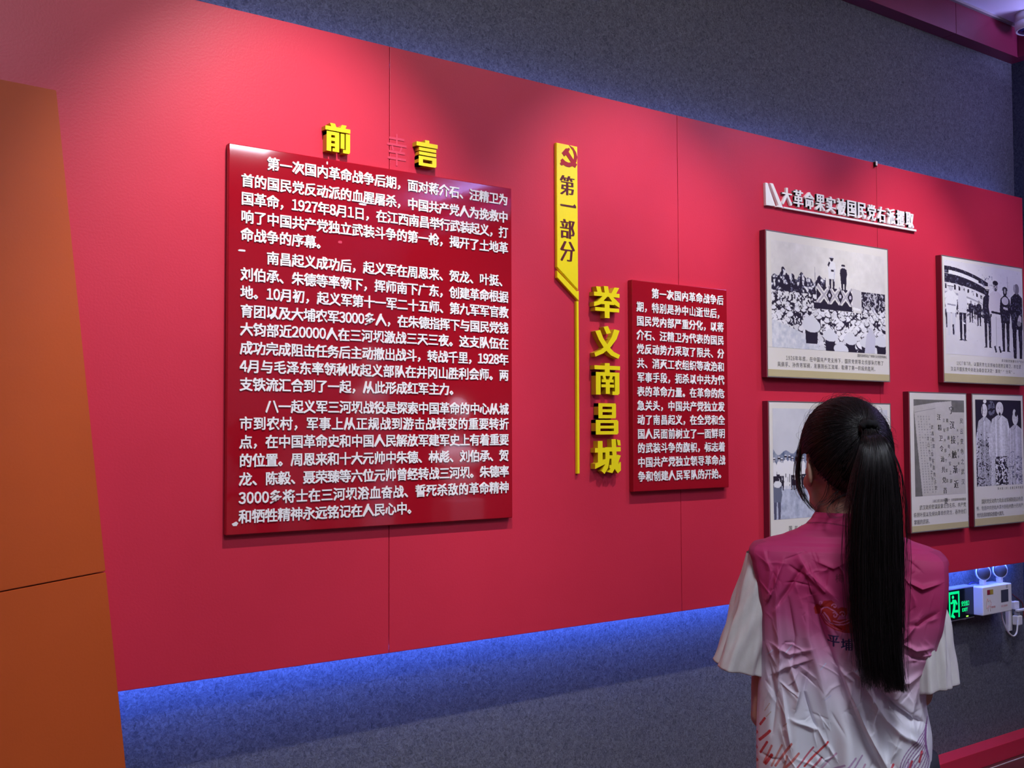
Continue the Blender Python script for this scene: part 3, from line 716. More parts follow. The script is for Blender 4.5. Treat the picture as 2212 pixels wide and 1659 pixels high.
def framed(label, x0, x1, z0, z1, im, ph, small, lines_, band=.062, em=.021, lm=.035, rm=.03, lz=None, sem=.0135, group='framed prints'):
    t = thing('framed_print', label, 'framed print', ((x0+x1)/2, 0, Z0+z0), 0, group)
    hw, h_ = (x1-x0)/2, z1-z0
    link('case', box_me('case', -hw, hw, -FT+.002, -.0005, 0, h_, .001), M['side'], t)
    lip = [box_me('a', -hw, -hw+.004, -FT-.001, -FT+.0025, 0, h_), box_me('a', hw-.004, hw, -FT-.001, -FT+.0025, 0, h_),
           box_me('a', -hw+.004, hw-.004, -FT-.001, -FT+.0025, h_-.004, h_), box_me('a', -hw+.004, hw-.004, -FT-.001, -FT+.0025, 0, .004)]
    link('lip', join_me('lip', lip), M['chrome'], t)
    link('sheet', box_me('sheet', -hw+.0042, hw-.0042, -FT, -FT+.0019, .0042, h_-.0042), M['paper'], t)
    link('colour_band', box_me('colour_band', -hw+.0044, hw-.0044, -FT-.0003, -FT-.0001, .0044, band*h_), M['khaki'], t)
    W2 = 2*hw
    link('photo', image_mesh(im, -hw+ph[0]*W2, -hw+ph[2]*W2, h_*(1-ph[3]), h_*(1-ph[1]), -FT-.0004), M['photo'], t)
    if small:
        s, xr, zf, xl = small
        flat_text(s, -hw+xl*W2, h_*(1-zf), sem, t, x1=-hw+xr*W2, name='source_line')
    for (s, xa_, xb_, zf) in lines_:
        flat_text(s, -hw+xa_*W2, h_*(1-zf), em, t, x1=-hw+xb_*W2)
    return t
framed('framed print of a white-hatted crowd before a platform, left end of upper row', 1.668, 2.468, .853, 1.426, img1(), (.006, .008, .994, .795), ('国民革命军在广州举行北伐誓师典礼', .975, .815, .715),
       [('1926年年底，在中国共产党支持下，国民党领导北伐部队打败了', .14, .945, .862), ('吴佩孚、孙传芳军阀，发展到长江流域，取得了第一阶段的胜利。', .075, .885, .908)], band=.055, em=.0205)
framed('framed print of men standing in a street, right end of the upper row', 2.879, 3.587, .862, 1.441, img2(), (.03, .035, .985, .775), ('武汉国民党政要与共产党人', .985, .80, .70),
       [('1927年7月，以国民党左派领袖自居的汪精卫，亦在武', .15, .95, .843), ('汉召开国民党中央政治局会议决定“清共”“分共”。', .08, .88, .890)], band=.072, em=.0205)
framed('framed print of a parade field in the lower row, partly behind the woman', 1.671, 2.467, .190, .762, img3(), (.03, .05, .97, .80), None,
       [('国共合作期间，国民革命军在广州举行阅兵', .14, .94, .865)], band=.065)
f4 = framed('framed print of a newspaper clipping beside the ponytail', 2.605, 3.060, .200, .816, img4(), (.075, .055, .955, .745), ('汪精卫武汉政府“清共”共党首要的新闻报道', .955, .785, .36),
       [('武汉政府密谋捉拿北伐名将、共产党', .14, .955, .825), ('将领叶挺以及倾向革命的贺龙，吞并他们', .04, .955, .875), ('掌握的武装。', .045, .34, .925)], band=.048, em=.0225, sem=.0135)
framed('framed print of three people in long robes, lower right corner of the wall', 3.107, 3.563, .200, .816, img5(), (.06, .045, .955, .70), ('李大钊（中）在建立新党前后', .965, .725, .45),
       [('国民党反动势力及反动军阀制造白色恐', .14, .955, .815), ('怖，包括中共创始人李大钊在内数十万共产', .04, .955, .865), ('党员及革命群众惨遭大清洗。', .045, .60, .915)], band=.06, em=.0225)
# headline characters of the clipping, as flat print
def vtext(s, x, z, dx, em, pitch, parent, style='med'):
    for i, c in enumerate(s): put_char(c, x+dx*i, -FT-.0008, z-pitch*i, em, style, 0, 'ink_dark', parent)
    return
    its = [(c, x+dx*i, -FT-.0022, z-pitch*i, 1.0) for i, c in enumerate(s)]
    return joined_chars(its, style, 0, 'ink', parent, name='headline', kind=None, em=em)
vtext('宁汉接触渐近', .0995, .537, .006, .040, .067, f4, 'song')
vtext('风云变色之武汉', .182, .487, .0005, .028, .046, f4, 'med')
vtext('汪精卫令汕共党首要', .0, .505, .0055, .030, .047, f4, 'song')
vtext('南京通电大军上游', .066, .49, .003, .020, .039, f4)
vtext('汉军开部宁军追', .038, .49, .003, .018, .045, f4)
vtext('共产党领导职工', .148, .445, .001, .013, .03, f4)
vtext('武昌陈宣', -.055, .46, .003, .02, .028, f4)
vtext('汉口已到宁之下', -.09, .41, .005, .018, .030, f4)
vtext('后军追及上党', -.058, .34, .005, .020, .030, f4)

# ================================================================== EXIT SIGN, EMERGENCY LIGHT, SOCKET
ex = thing('exit_sign', 'black glass exit sign with glowing green running man under the red wall', 'exit sign', (3.075, 0, Z0-.235))
bx0, bx1 = 2.915-3.075, 3.228-3.075
link('body', box_me('body', bx0, bx1, .050, YB-.0006, 0, .150, .002), M['plas2'], ex)
link('glass', box_me('glass', bx0+.004, bx1-.004, .0465, .0495, .006, .144, .0005), M['black'], ex)
link('bracket', box_me('bracket', .078, .100, .062, .085, -.006, -.0004), M['plastic'], ex)
GY0, GY1 = .0452, .0464
def gp(pts): return prism_me('g', [(a*.001+bx0, b*.001) for a, b in pts], GY0, GY1)
def disc(cx_, cy_, r): return [(cx_+r*math.cos(k*math.pi/8), cy_+r*math.sin(k*math.pi/8)) for k in range(16)]
dx = 94
link('doorway', join_me('doorway', [gp([(dx, 16), (dx, 136), (dx+9, 136), (dx+9, 16)]), gp([(dx+86, 16), (dx+86, 136), (dx+77, 136), (dx+77, 16)]), gp([(dx+9, 136), (dx+77, 136), (dx+77, 124), (dx+9, 124)])]), M['green'], ex)
link('running_figure', join_me('running_figure', [gp(disc(dx+33, 111, 8)),
    gp([(dx+30, 100), (dx+56, 97), (dx+70, 78), (dx+63, 72), (dx+54, 86), (dx+50, 62), (dx+34, 62), (dx+36, 84), (dx+20, 80), (dx+12, 84), (dx+16, 90), (dx+24, 88)]),
    gp([(dx+34, 62), (dx+50, 62), (dx+48, 50), (dx+72, 50), (dx+72, 38), (dx+40, 40)]), gp([(dx+34, 62), (dx+44, 58), (dx+32, 30), (dx+22, 18), (dx+15, 24), (dx+25, 40)]),
    gp([(dx+28, 26), (dx+36, 30), (dx+48, 20), (dx+40, 14), (dx+28, 18)])]), M['green'], ex)
for i, ch in enumerate('安全出口'):
    put_char(ch, bx0+.2045+.0145*i*1.15, .0462, .074, .0205, 'med', .0008, 'green', ex, sx=.85, sz=1.3)
for i, ch in enumerate('EXIT'):
    me = char_me(ch, 'heavy', .0008/.022, 'green'); o = link('letter', me, None, ex, (bx0+.2125+(0, .0118, .0262, .0335)[i], .0462, .0455)); o.scale = (.019, .022, .022)
link('indicator', box_me('indicator', .076, .093, .0452, .0464, .010, .016), M['ygreen'], ex)

el = thing('emergency_light', 'white emergency light box with two round lamp heads on top', 'emergency light', (3.347, 0, Z0-.222))
link('body', box_me('body', -.130, .128, 0.0, YB-.0006, 0, .132, .004), M['plastic'], el)
link('window', box_me('window', .030, .095, -.0008, -.0001, .048, .106), M['window'], el)
link('sticker', box_me('sticker', -.092, -.068, -.0009, -.0001, .094, .117), M['sred'], el)
link('sticker', box_me('sticker', -.0675, -.040, -.0009, -.0001, .094, .117), M['syel'], el)
link('sticker', box_me('sticker', .077, .092, -.0009, -.0001, .112, .128), M['plas2'], el)
strokes = [((-.100, .048), (-.092, .078)), ((-.092, .078), (-.082, .062)), ((-.082, .062), (-.070, .070)), ((-.070, .070), (-.060, .055)), ((-.060, .055), (-.066, .035)), ((-.066, .035), (-.080, .044)), ((-.080, .044), (-.098, .030)), ((-.098, .030), (-.100, .048)), ((-.086, .044), (-.088, .018)), ((-.072, .038), (-.066, .016))]
link('printed_mark', join_me('printed_mark', [tube_me('s', [(a[0], -.0004, a[1]), (b[0], -.0004, b[1])], .0009, 4) for a, b in strokes]), M['pink_ink'], el)
joined_chars([(c, -.055+.0095*i, -.0004, .034, .9) for i, c in enumerate('消防应急')], 'heavy', 0, 'pink_ink', el, 'lettering', None, em=.0105)
joined_chars([(c, .032+.0098*i, -.0004, .030, .9) for i, c in enumerate('消防应急照明')], 'med', 0, 'pink_ink', el, 'lettering', None, em=.0105)
for hx in (-.045, .105):
    sw = link('swivel', box_me('swivel', hx-.012, hx+.012, .036, .060, .1325, .156, .002), M['plastic'], el)
    R = Matrix.Rotation(math.radians(80), 4, 'X')
    h = link('lamp_head', lathe_me('lamp_head', [(.010, -.030), (.026, -.025), (.036, -.011), (.0395, .0), (.039, .004), (.036, .004)], n=36), M['plastic'], el, (hx, .045, .192))
    h.rotation_euler = (math.radians(82), 0, math.radians(-28))
    ln = link('lens', lathe_me('lens', [(.036, .0035), (.030, .008), (.016, .011), (.004, .012)], n=36), M['lens'], h)

sk = thing('power_strip', 'white power outlet with plugs at the right edge under the emergency light', 'outlet', (3.70, YB-.0006, Z0-.345))
link('plate', box_me('plate', -.112, -.078, -.020, 0, 0, .150, .003), M['plastic'], sk)
link('adapter', box_me('adapter', -.100, -.055, -.045, -.0215, .108, .146, .004), M['plastic'], sk)
link('flap', box_me('flap', -.100, -.005, -.062, -.0455, .098, .110, .003), M['plastic'], sk)
link('plug', box_me('plug', -.095, -.055, -.060, -.026, .030, .078, .006), M['plastic'], sk)
link('plug_pin', box_me('plug_pin', -.085, -.065, -.052, -.034, .078, .098), M['plas2'], sk)
pw = on(2165, 1322, 1, .03); pe = on(2195, 1345, 1, .045)
cpts = []
for (a, b) in ((2163, 1322), (2166, 1338), (2173, 1357), (2182, 1370), (2190, 1374), (2196, 1366), (2198, 1350), (2199, 1338)):
    cpts.append(on(a, b, 1, .045))
def smooth_path(p, k=6):
    p = [Vector(a) for a in p]; out = []
    for i in range(len(p)-1):
        a, b, c, d = p[max(i-1, 0)], p[i], p[i+1], p[min(i+2, len(p)-1)]
        for j in range(k):
            t = j/k; out.append(.5*((2*b)+(c-a)*t+(2*a-5*b+4*c-d)*t*t+(3*b-a-3*c+d)*t**3))
    out.append(p[-1]); return out
tag(link('power_cable', tube_me('power_cable', smooth_path(cpts), .0042, 8), M['cable']), 'white power cable looping below the emergency light box', 'cable')
tag(link('wire', tube_me('wire', smooth_path([on(a, b, 1, .096) for a, b in ((2187, 1284), (2196, 1291), (2207, 1300), (2210, 1312), (2212, 1335))]), .0016, 6), M['wire']), 'thin red wire on the grey felt right of the emergency light', 'wire')
tag(link('wire', tube_me('wire', smooth_path([on(a, b, 1, .075) for a, b in ((2092, 1264), (2100, 1258), (2112, 1259), (2122, 1258))]), .0045, 8), M['blue_ring']), 'short dark wire above the exit sign', 'wire')
# little bracket on the top edge of the wall
cl = on(1893.5, 357, 1, -.012)
bk = thing('clip', 'small white metal clip on the top edge of the red wall', 'clip', (float(cl[0]), 0, Z0+1.8025))
link('tongue', box_me('tongue', -.006, .006, -.013, -.0112, -.015, .003), M['plastic'], bk)
link('hook', box_me('hook', -.006, .006, -.0111, .022, .0002, .0022), M['plas2'], bk)
link('spacer', box_me('spacer', -.005, .005, -.0111, -.0006, -.019, -.001), M['tie'], bk)

# ================================================================== BUSTS ADDED BEHIND THE VIEWER (guessed forms for the pale reflections in the plaque)
def mirrored(px_, py_, yy):
    p = on(px_, py_, 1, -.018); d = ray(px_, py_)*np.array([1, -1, 1]); return p+d*((yy-p[1])/d[1])
def bust(px_, ytop, ybot, yy, label, power):
    a, b = mirrored(px_, ytop, yy), mirrored(px_, ybot, yy); H = a[2]-b[2]
    t = thing('bust', label, 'sculpture', (float(a[0]), yy, float(b[2])))
    bmb = bmesh.new(); k = H/.75
    for c, r in (((0, 0, .60), (.085, .10, .125)), ((0, 0, .43), (.055, .055, .12)), ((0, 0, .26), (.19, .10, .13)), ((0, 0, .14), (.15, .09, .14)), ((0, .09, .58), (.018, .03, .03)), ((.0, 0, .05), (.10, .08, .06))):
        ico(bmb, tuple(k*q_ for q_ in c), tuple(k*q_ for q_ in r))
    mb = bpy.data.meshes.new('figure'); bmb.to_mesh(mb); bmb.free(); fo = link('figure', mb, M['plaster'], t)
    md = fo.modifiers.new('r', 'REMESH'); md.mode = 'VOXEL'; md.voxel_size = .012; md = fo.modifiers.new('s', 'SMOOTH'); md.iterations = 6
    bake(fo)
    link('pedestal', box_me('pedestal', -.16, .16, -.14, .14, -float(b[2])+.001, 0, .006), M['back'], t)
    L = bpy.data.lights.new('lamp', 'SPOT'); L.energy = power; L.color = (.80, .78, 1.0); L.spot_size = math.radians(26); L.spot_blend = .4; L.shadow_soft_size = .03  # spot and its housing added to brighten the bust's reflection
    lo = bpy.data.objects.new('lamp', L); COL.objects.link(lo); lo.parent = t; lo.location = (0, .9, HC-float(b[2])-.12); lo.rotation_euler = (Vector((0, 0, H*.55))-Vector(lo.location)).to_track_quat('-Z', 'Y').to_euler()
    link('spotlight', lathe_me('spotlight', [(.03, .11), (.03, .0), (.034, -.005), (.034, .1)], n=20), M['plastic'], t, (0, .93, HC-float(b[2])-.12))
bust(988, 850, 1078, -4.6, 'pale stand-in bust on a grey pedestal, added behind the viewer to reflect in the plaque, tallest of two', 900)
bust(797, 742, 930, -5.2, 'pale stand-in bust on a grey pedestal, added behind the viewer to reflect in the plaque, nearer the far corner', 160)

# ================================================================== ORANGE ANGLED BOARD
oT = on(122, 195, 1, -.03); oB = on(270.5, 1659-18, 1, -.03); e = (oB-oT)/np.linalg.norm(oB-oT)
hdir = ray(2847, 730); hdir /= np.linalg.norm(hdir)
hdir2 = hdir.copy()
oS = on(232, 1234.3, 1, -.03)
def opt(tt, s): return oT + e*tt - hdir*s
tS = (oS-oT)@e
nrm = np.cross(e, hdir); nrm /= np.linalg.norm(nrm)
if nrm[1] < 0: nrm = -nrm
OW = 2.1
def slab(name, a, b, c, d, th=.018):
    v = [a, b, c, d]+[np.array(q_)+nrm*th for q_ in (a, b, c, d)]
    f = [(0, 1, 2, 3), (7, 6, 5, 4), (0, 4, 5, 1), (1, 5, 6, 2), (2, 6, 7, 3), (3, 7, 4, 0)]
    me = pydata(name, v, f); bm = bmesh.new(); bm.from_mesh(me)
    bmesh.ops.recalc_face_normals(bm, faces=bm.faces[:]); bmesh.ops.bevel(bm, geom=bm.edges[:], offset=.0015, segments=2, affect='EDGES'); bm.to_mesh(me); bm.free(); return me
def floor_t(s): return (0.001-(oT[2]-hdir[2]*s))/e[2]
ob = thing('slanted_board', 'tall orange slanted board standing at the left in front of the red wall', 'board')
link('panel', slab('panel', opt(0, OW), opt(0, 0), opt(tS-.0012, 0), opt(tS-.0012, OW)), M['orange'], ob)
link('panel', slab('panel', opt(tS+.0012, OW), opt(tS+.0012, 0), opt(floor_t(0), 0), opt(floor_t(OW), OW)), M['orange'], ob)

# ================================================================== THE WOMAN
GD = 2.24                                                  # depth along the view axis
d0 = ray(1830, 850); az = math.atan2(d0[0], d0[1])
fw = np.array([math.sin(az), math.cos(az), 0]); rt = np.array([math.cos(az), -math.sin(az), 0])
dist = GD/math.cos(az-YAW)
org = np.array([CAM[0], CAM[1], 0]) + fw*dist
W = thing('person', 'woman seen from behind with long black ponytail, magenta to white vest over white shirt', 'person', tuple(org), -az)
def g(px, py, y=0.0):
    """photo pixel -> local (x, z) on the woman's plane at local depth y"""
    d = ray(px, py); t = ((org-CAM)@fw+y)/(d@fw); p = CAM+d*t
    return float((p-org)@rt), float(p[2])
def gx(px, y=0.0): return g(px, 900, y)[0]

# ---- body: overlapping closed shapes fused into one continuous skin
def limb(bm, pts, rad, n=20):
    me = tube_me('t', pts, rad, n); bm.from_mesh(me); bpy.data.meshes.remove(me)
    ico(bm, pts[0], (rad[0],)*3); ico(bm, pts[-1], (rad[-1],)*3)
HY = math.radians(30); HC_ = Vector((-.010, .022, 1.497))
RH = Matrix.Rotation(HY, 4, 'Z') @ Matrix.Rotation(math.radians(-2), 4, 'X')
def hp(x, y, z): return HC_ + RH.to_3x3() @ Vector((x, y, z))
def hell(bm, c, r, rot=None, sub=3): ico(bm, hp(*c), r, RH @ (rot or Matrix.Identity(4)), sub)
bm = bmesh.new()
hell(bm, (0, -.008, .020), (.072, .091, .086)); hell(bm, (0, .030, -.032), (.060, .060, .078)); hell(bm, (0, .048, -.090), (.034, .034, .026))
for s in (-1, 1):
    hell(bm, (s*.036, .058, -.035), (.022, .022, .020)); hell(bm, (s*.043, .018, -.072), (.018, .036, .024))
    ear = Matrix.Rotation(s*math.radians(24), 4, 'Z') @ Matrix.Rotation(math.radians(-12), 4, 'X')
    hell(bm, (s*.076, -.002, -.012), (.007, .017, .030), ear); hell(bm, (s*.073, .006, -.034), (.007, .010, .011), ear)
    hell(bm, (s*.080, -.008, -.006), (.005, .012, .022), ear)
hell(bm, (0, .092, -.030), (.010, .016, .022)); hell(bm, (0, .098, -.042), (.014, .012, .009)); hell(bm, (0, .082, .012), (.040, .018, .012))
hell(bm, (0, .086, -.068), (.022, .010, .007)); hell(bm, (0, .086, -.076), (.018, .010, .006))
limb(bm, [(0, .010, 1.24), (-.002, .010, 1.34), (-.008, .012, 1.45)], [.062, .053, .051])
ico(bm, (0, .012, 1.315), (.115, .052, .040)); ico(bm, (0, .015, 1.20), (.145, .092, .13)); ico(bm, (0, .02, 1.06), (.125, .088, .15)); ico(bm, (0, .015, .90), (.155, .105, .12))
def P3(px, py, y): x, z = g(px, py, y); return (x, y, z)
SHL, SHR = (-.145, .008, 1.285), (.140, .008, 1.268)
ELL, ELR = P3(1652, 1545, .000), P3(1982, 1497, -.005)
WRL, WRR = (-.055, .215, 1.045), (.060, .225, 1.060)
for sh, elb, wr in ((SHL, ELL, WRL), (SHR, ELR, WRR)):
    ico(bm, sh, (.046, .044, .046))
    m_ = tuple(sh[i]*.5+elb[i]*.5 for i in range(3)); limb(bm, [sh, m_, elb], [.041, .038, .028])
    m_ = tuple(elb[i]*.6+wr[i]*.4 for i in range(3)); limb(bm, [elb, m_, wr], [.029, .032, .021])
def hand(sgn, wr):
    wv = Vector(wr); d = Vector((-sgn*.55, .80, .05)).normalized()
    side = Vector((0, 0, 1)); n = d.cross(side)
    palm = wv+d*.045
    for k, (off, L) in enumerate(((.030, .066), (.011, .073), (-.009, .067), (-.028, .052))):
        a = wv+d*.02+side*off*.6; b = wv+d*.082+side*off
        limb(bm, [a, b], [.0125, .0105], 12)
        c = b+d*L*.42+n*sgn*.012*-1; e_ = c+d*L*.28-n*sgn*.022; f_ = e_+d*L*.12-n*sgn*.018
        limb(bm, [b, c, e_, f_], [.0098, .0088, .0082, .0070], 12)
    t0 = wv+d*.022+side*.024; t1 = t0+d*.028+side*.026-n*sgn*.010; t2 = t1+d*.026+side*.010-n*sgn*.008; t3 = t2+d*.020
    limb(bm, [t0, t1, t2, t3], [.0135, .0115, .0100, .0080], 12)
hand(-1, WRL); hand(1, WRR)
for s in (-1, 1): limb(bm, [(s*.075, .01, .86), (s*.085, .012, .48), (s*.09, .0, .10)], [.085, .055, .036]); ico(bm, (s*.095, .05, .055), (.036, .10, .035))
me = bpy.data.meshes.new('body'); bm.to_mesh(me); bm.free()
body = link('body', me, M['skin'], W)
md = body.modifiers.new('r', 'REMESH'); md.mode = 'VOXEL'; md.voxel_size = .0042
md = body.modifiers.new('s', 'SMOOTH'); md.factor = .5; md.iterations = 5
bake(body); body.data.name = 'body'
if not body.data.materials: body.data.materials.append(M['skin'])
for s in (-1, 1):
    b_ = bmesh.new(); bmesh.ops.create_uvsphere(b_, u_segments=20, v_segments=12, radius=.0115); em_ = bpy.data.meshes.new('eye'); b_.to_mesh(em_); b_.free()
    eo = link('eye', em_, M['eye'], W, hp(s*.030, .0795, -.012))
    b_ = bmesh.new(); bmesh.ops.create_uvsphere(b_, u_segments=16, v_segments=10, radius=.0058, matrix=Matrix.Translation(RH.to_3x3() @ Vector((0, .0070, 0)))); em_ = bpy.data.meshes.new('iris'); b_.to_mesh(em_); b_.free()
    link('iris', em_, M['iris'], eo)
b_ = bmesh.new(); ico(b_, hp(0, .0945, -.072), (.019, .006, .0075), RH); em_ = bpy.data.meshes.new('lips'); b_.to_mesh(em_); b_.free(); link('lips', em_, M['lip'], W)

# ---- generic ring loft (local coordinates)
def loft(name, rings, smooth=True, closed=True, cap0=False, cap1=False):
    n = len(rings[0]); v = [p for r in rings for p in r]; f = []
    for i in range(len(rings)-1):
        for k in range(n if closed else n-1): f.append((i*n+k, i*n+(k+1) % n, (i+1)*n+(k+1) % n, (i+1)*n+k))
    if cap0: f.append(tuple(range(n-1, -1, -1)))
    if cap1: f.append(tuple((len(rings)-1)*n+k for k in range(n)))
    return pydata(name, v, f, smooth)
def interp(keys, n):
    """keys: list of tuples (t, ...); returns n rows smoothly interpolated"""
    K = np.array(keys, float); t = np.linspace(K[0, 0], K[-1, 0], n); out = [t]
    for c in range(1, K.shape[1]):
        x, y = K[:, 0], K[:, c]; m = np.gradient(y, x) if len(x) > 2 else np.full(2, (y[1]-y[0])/(x[1]-x[0]))
        i = np.clip(np.searchsorted(x, t, 'right')-1, 0, len(x)-2); h = x[i+1]-x[i]; s = (t-x[i])/h
        out.append((2*s**3-3*s**2+1)*y[i]+(s**3-2*s**2+s)*h*m[i]+(-2*s**3+3*s**2)*y[i+1]+(s**3-s**2)*h*m[i+1])
    return np.stack(out, 1)

# ---- white T-shirt: torso and two wide sleeves
parts_ = []
rr = []
for t, cx_, z, a_, b_2 in interp([(0, -.018, .88, .135, .080), (1, -.012, 1.0, .135, .078), (2, 0, 1.2, .150, .080), (3, 0, 1.29, .150, .060), (4, 0, 1.335, .075, .048)], 24):
    rr.append([(cx_+a_*math.cos(k*math.pi/24), .015+b_2*math.sin(k*math.pi/24), z) for k in range(48)])
parts_.append(loft('t', rr))
def sleeve(keys, tilt, seed, n=72, m=60):
    rg = np.random.default_rng(seed); ph = rg.uniform(0, 6.28, 8); rings = []
    for t, cx_, z, hx_, hy_, y_ in interp(keys, m):
        u_ = t/keys[-1][0]; ring = []
        for k in range(n):
            a = 2*math.pi*k/n
            fold = u_*(.0065*math.sin(3*a+ph[0]+u_*1.4)+.0055*math.sin(6*a+ph[1]-u_*2)+.0036*math.sin(11*a+ph[2]+u_*3)+.0018*math.sin(19*a+ph[5]-u_*4))+.0030*math.sin(9*a+14*u_+ph[3])*(1-abs(2*u_-1))
            x = cx_+(hx_+fold)*math.cos(a); yy = y_+(hy_+fold)*math.sin(a)
            zz = z+tilt*(x-cx_)*u_**1.5 + .004*u_*math.sin(2*a+ph[4])
            ring.append((x, yy, zz))
        rings.append(ring)
    # rolled hem, then back inside so that the cloth has thickness
    last = rings[-1]; c = np.mean(np.array(last), 0)
    for i_, sc_, dz in ((-1, .985, -.0015), (-1, .970, .001), (-3, .955, 0), (-9, .93, 0), (-16, .90, 0)):
        src = rings[m+i_]; c = np.mean(np.array(src), 0)
        rings.append([(c[0]+(p[0]-c[0])*sc_, c[1]+(p[1]-c[1])*sc_, p[2]+dz) for p in src])
    return loft('t', rings)
def sk_(px0, px1, py, y=0.0):
    a, z = g(px0, py, y); b, _z = g(px1, py, y); return (a+b)/2, z, (b-a)/2
k1 = []
for t, (a, b, y_, hy) in enumerate([(1612, 1690, 1192, .050), (1597, 1690, 1250, .066), (1577, 1684, 1320, .073), (1557, 1676, 1385, .077), (1541, 1668, 1436, .079)]):
    c_, z_, h_ = sk_(a, b, y_); k1.append((t, c_, z_, h_, hy, .004))
parts_.append(sleeve(k1, -.26, 4))
k2 = []
for t, (a, b, y_, hy) in enumerate([(1955, 2012, 1215, .046), (1955, 2026, 1265, .060), (1955, 2044, 1330, .068), (1955, 2055, 1400, .074), (1956, 2064, 1478, .076)]):
    c_, z_, h_ = sk_(a, b, y_); k2.append((t, c_, z_, h_, hy, .004))
parts_.append(sleeve(k2, .16, 9))
link('t_shirt', join_me('t_shirt', parts_), M['shirt'], W)
for p_ in W.children:
    if p_.name.startswith('t_shirt'): p_.data.polygons.foreach_set('use_smooth', [True]*len(p_.data.polygons))

# ---- vest
def ras_glyph(im, ch, x0, y0, wd, ht, c, a=1.0, dil=0):
    """rasterise a glyph into the print (pixel units of the print)"""
    V, Fc = glyph(ch, 0, 2, 0.0); xs_ = V[:, 0]; zs_ = V[:, 2]
    H, W_ = im.shape[0]/2, im.shape[1]/2
    sx = wd/(xs_.max()-xs_.min()); sz = ht/(zs_.max()-zs_.min())
    for f in Fc:
        for ox, oy in ((0, 0), (dil, 0), (0, dil), (-dil, 0)) if dil else ((0, 0),):
            pts = [((x0+ox+(V[i, 0]-xs_.min())*sx)/W_, (y0+oy+(zs_.max()-V[i, 2])*sz)/H) for i in f]
            poly(im, pts, c, a)
VW, VH = 960, 1280                                          # print in millimetre-like units: x 1595..2075, y 1085..1725 of the plane
PX0, PY0 = 1595, 1085
def vest_print():
    im = np.zeros((VH, VW, 3)); Y, X = np.mgrid[0:VH, 0:VW]; y = Y/2+PY0; x = X/2+PX0
    tw = vnoise(VH, VW, 180, np.random.default_rng(2), 2)*40
    keys = [(1085, (.45, .027, .120)), (1290, (.47, .036, .145)), (1360, (.53, .100, .25)), (1425, (.64, .30, .47)), (1475, (.74, .56, .70)), (1525, (.80, .76, .85)), (1580, (.84, .85, .91)), (1740, (.85, .87, .92))]
    yy = y+tw-(x-1830)*.04
    for c in range(3): im[..., c] = np.interp(yy, [k[0] for k in keys], [k[1][c] for k in keys])
    U_, V_ = VW/2, VH/2
    def L(pts, wd, c, a=1.0):
        for p, q_ in zip(pts[:-1], pts[1:]): line(im, ((p[0]-PX0)/U_, (p[1]-PY0)/V_), ((q_[0]-PX0)/U_, (q_[1]-PY0)/V_), wd/U_, c, a)
        for p in pts: ell(im, (p[0]-PX0)/U_, (p[1]-PY0)/V_, wd/2/U_, wd/2/V_, c, 0, a)
    def Pg(pts, c): poly(im, [((p[0]-PX0)/U_, (p[1]-PY0)/V_) for p in pts], c)
    # short pale dashes in the pink zone
    for a, b in (((1648, 1427), (1662, 1415)), ((1689, 1420), (1705, 1402)), ((1702, 1433), (1712, 1421)), ((1712, 1448), (1732, 1437)), ((1768, 1450), (1780, 1438)), ((1845, 1450), (1862, 1441)), ((1776, 1515), (1790, 1506))):
        L([a, b], 2.2, (.62, .62, .80), .8)
    # wave emblem
    R_ = (.40, .022, .020); PK = (.66, .17, .36)
    Pg([(1755, 1318), (1762, 1308), (1770, 1312), (1778, 1300), (1795, 1298), (1806, 1308), (1808, 1316), (1816, 1312), (1828, 1314), (1829, 1326), (1824, 1333), (1812, 1330), (1806, 1340), (1840, 1336), (1856, 1326), (1870, 1318), (1882, 1326), (1880, 1344), (1860, 1354), (1838, 1366), (1812, 1362), (1792, 1354), (1778, 1342), (1771, 1328), (1766, 1332), (1758, 1332)], R_)
    def spiral(cx_, cy_, r0, a0, turns, wd, sg=1):
        pts = []
        for i in range(26):
            u_ = i/25; r = r0*(1-u_*.85); a = a0+sg*turns*2*math.pi*u_; pts.append((cx_+r*math.cos(a), cy_+r*math.sin(a)))
        L(pts, wd, PK)
    spiral(1772, 1305, 4.5, 2.6, .8, 2.6); spiral(1801, 1311, 6.0, 3.3, 1.0, 2.4, 1); spiral(1801, 1331, 6.5, 4.2, 1.0, 2.4, 1); spiral(1819, 1328, 7.0, 3.6, 1.0, 2.4, 1)
    L([(1771, 1327), (1772, 1320), (1778, 1315), (1786, 1314), (1796, 1319), (1802, 1322), (1808, 1329)], 2.6, PK)
    L([(1775, 1330), (1781, 1340), (1790, 1348), (1803, 1351), (1820, 1350), (1836, 1343), (1848, 1337)], 2.6, PK)
    L([(1778, 1326), (1786, 1335), (1791, 1345)], 3.4, PK)
    L([(1798, 1343), (1812, 1346), (1826, 1341), (1840, 1333)], 2.2, PK)
    L([(1770, 1334), (1780, 1350), (1800, 1361), (1822, 1366), (1846, 1366), (1862, 1363)], 3.0, R_)
    # lettering
    NV = (.020, .022, .095)
    ras_glyph(im, '平', 1785-PX0, 1375-PY0, 25, 25, NV, 1, .9); ras_glyph(im, '埔', 1814-PX0, 1380-PY0, 26, 25, NV, 1, .7); ras_glyph(im, '寮', 1847-PX0, 1385-PY0, 26, 26, NV, 1, .6); ras_glyph(im, '村', 1880-PX0, 1387-PY0, 26, 26, NV, 1, .8)
    ras_glyph(im, '梅', 1804-PX0, 1241-PY0, 18, 18, (.22, .02, .06), .9, .3); ras_glyph(im, '州', 1832-PX0, 1241-PY0, 18, 18, (.22, .02, .06), .9, .3)
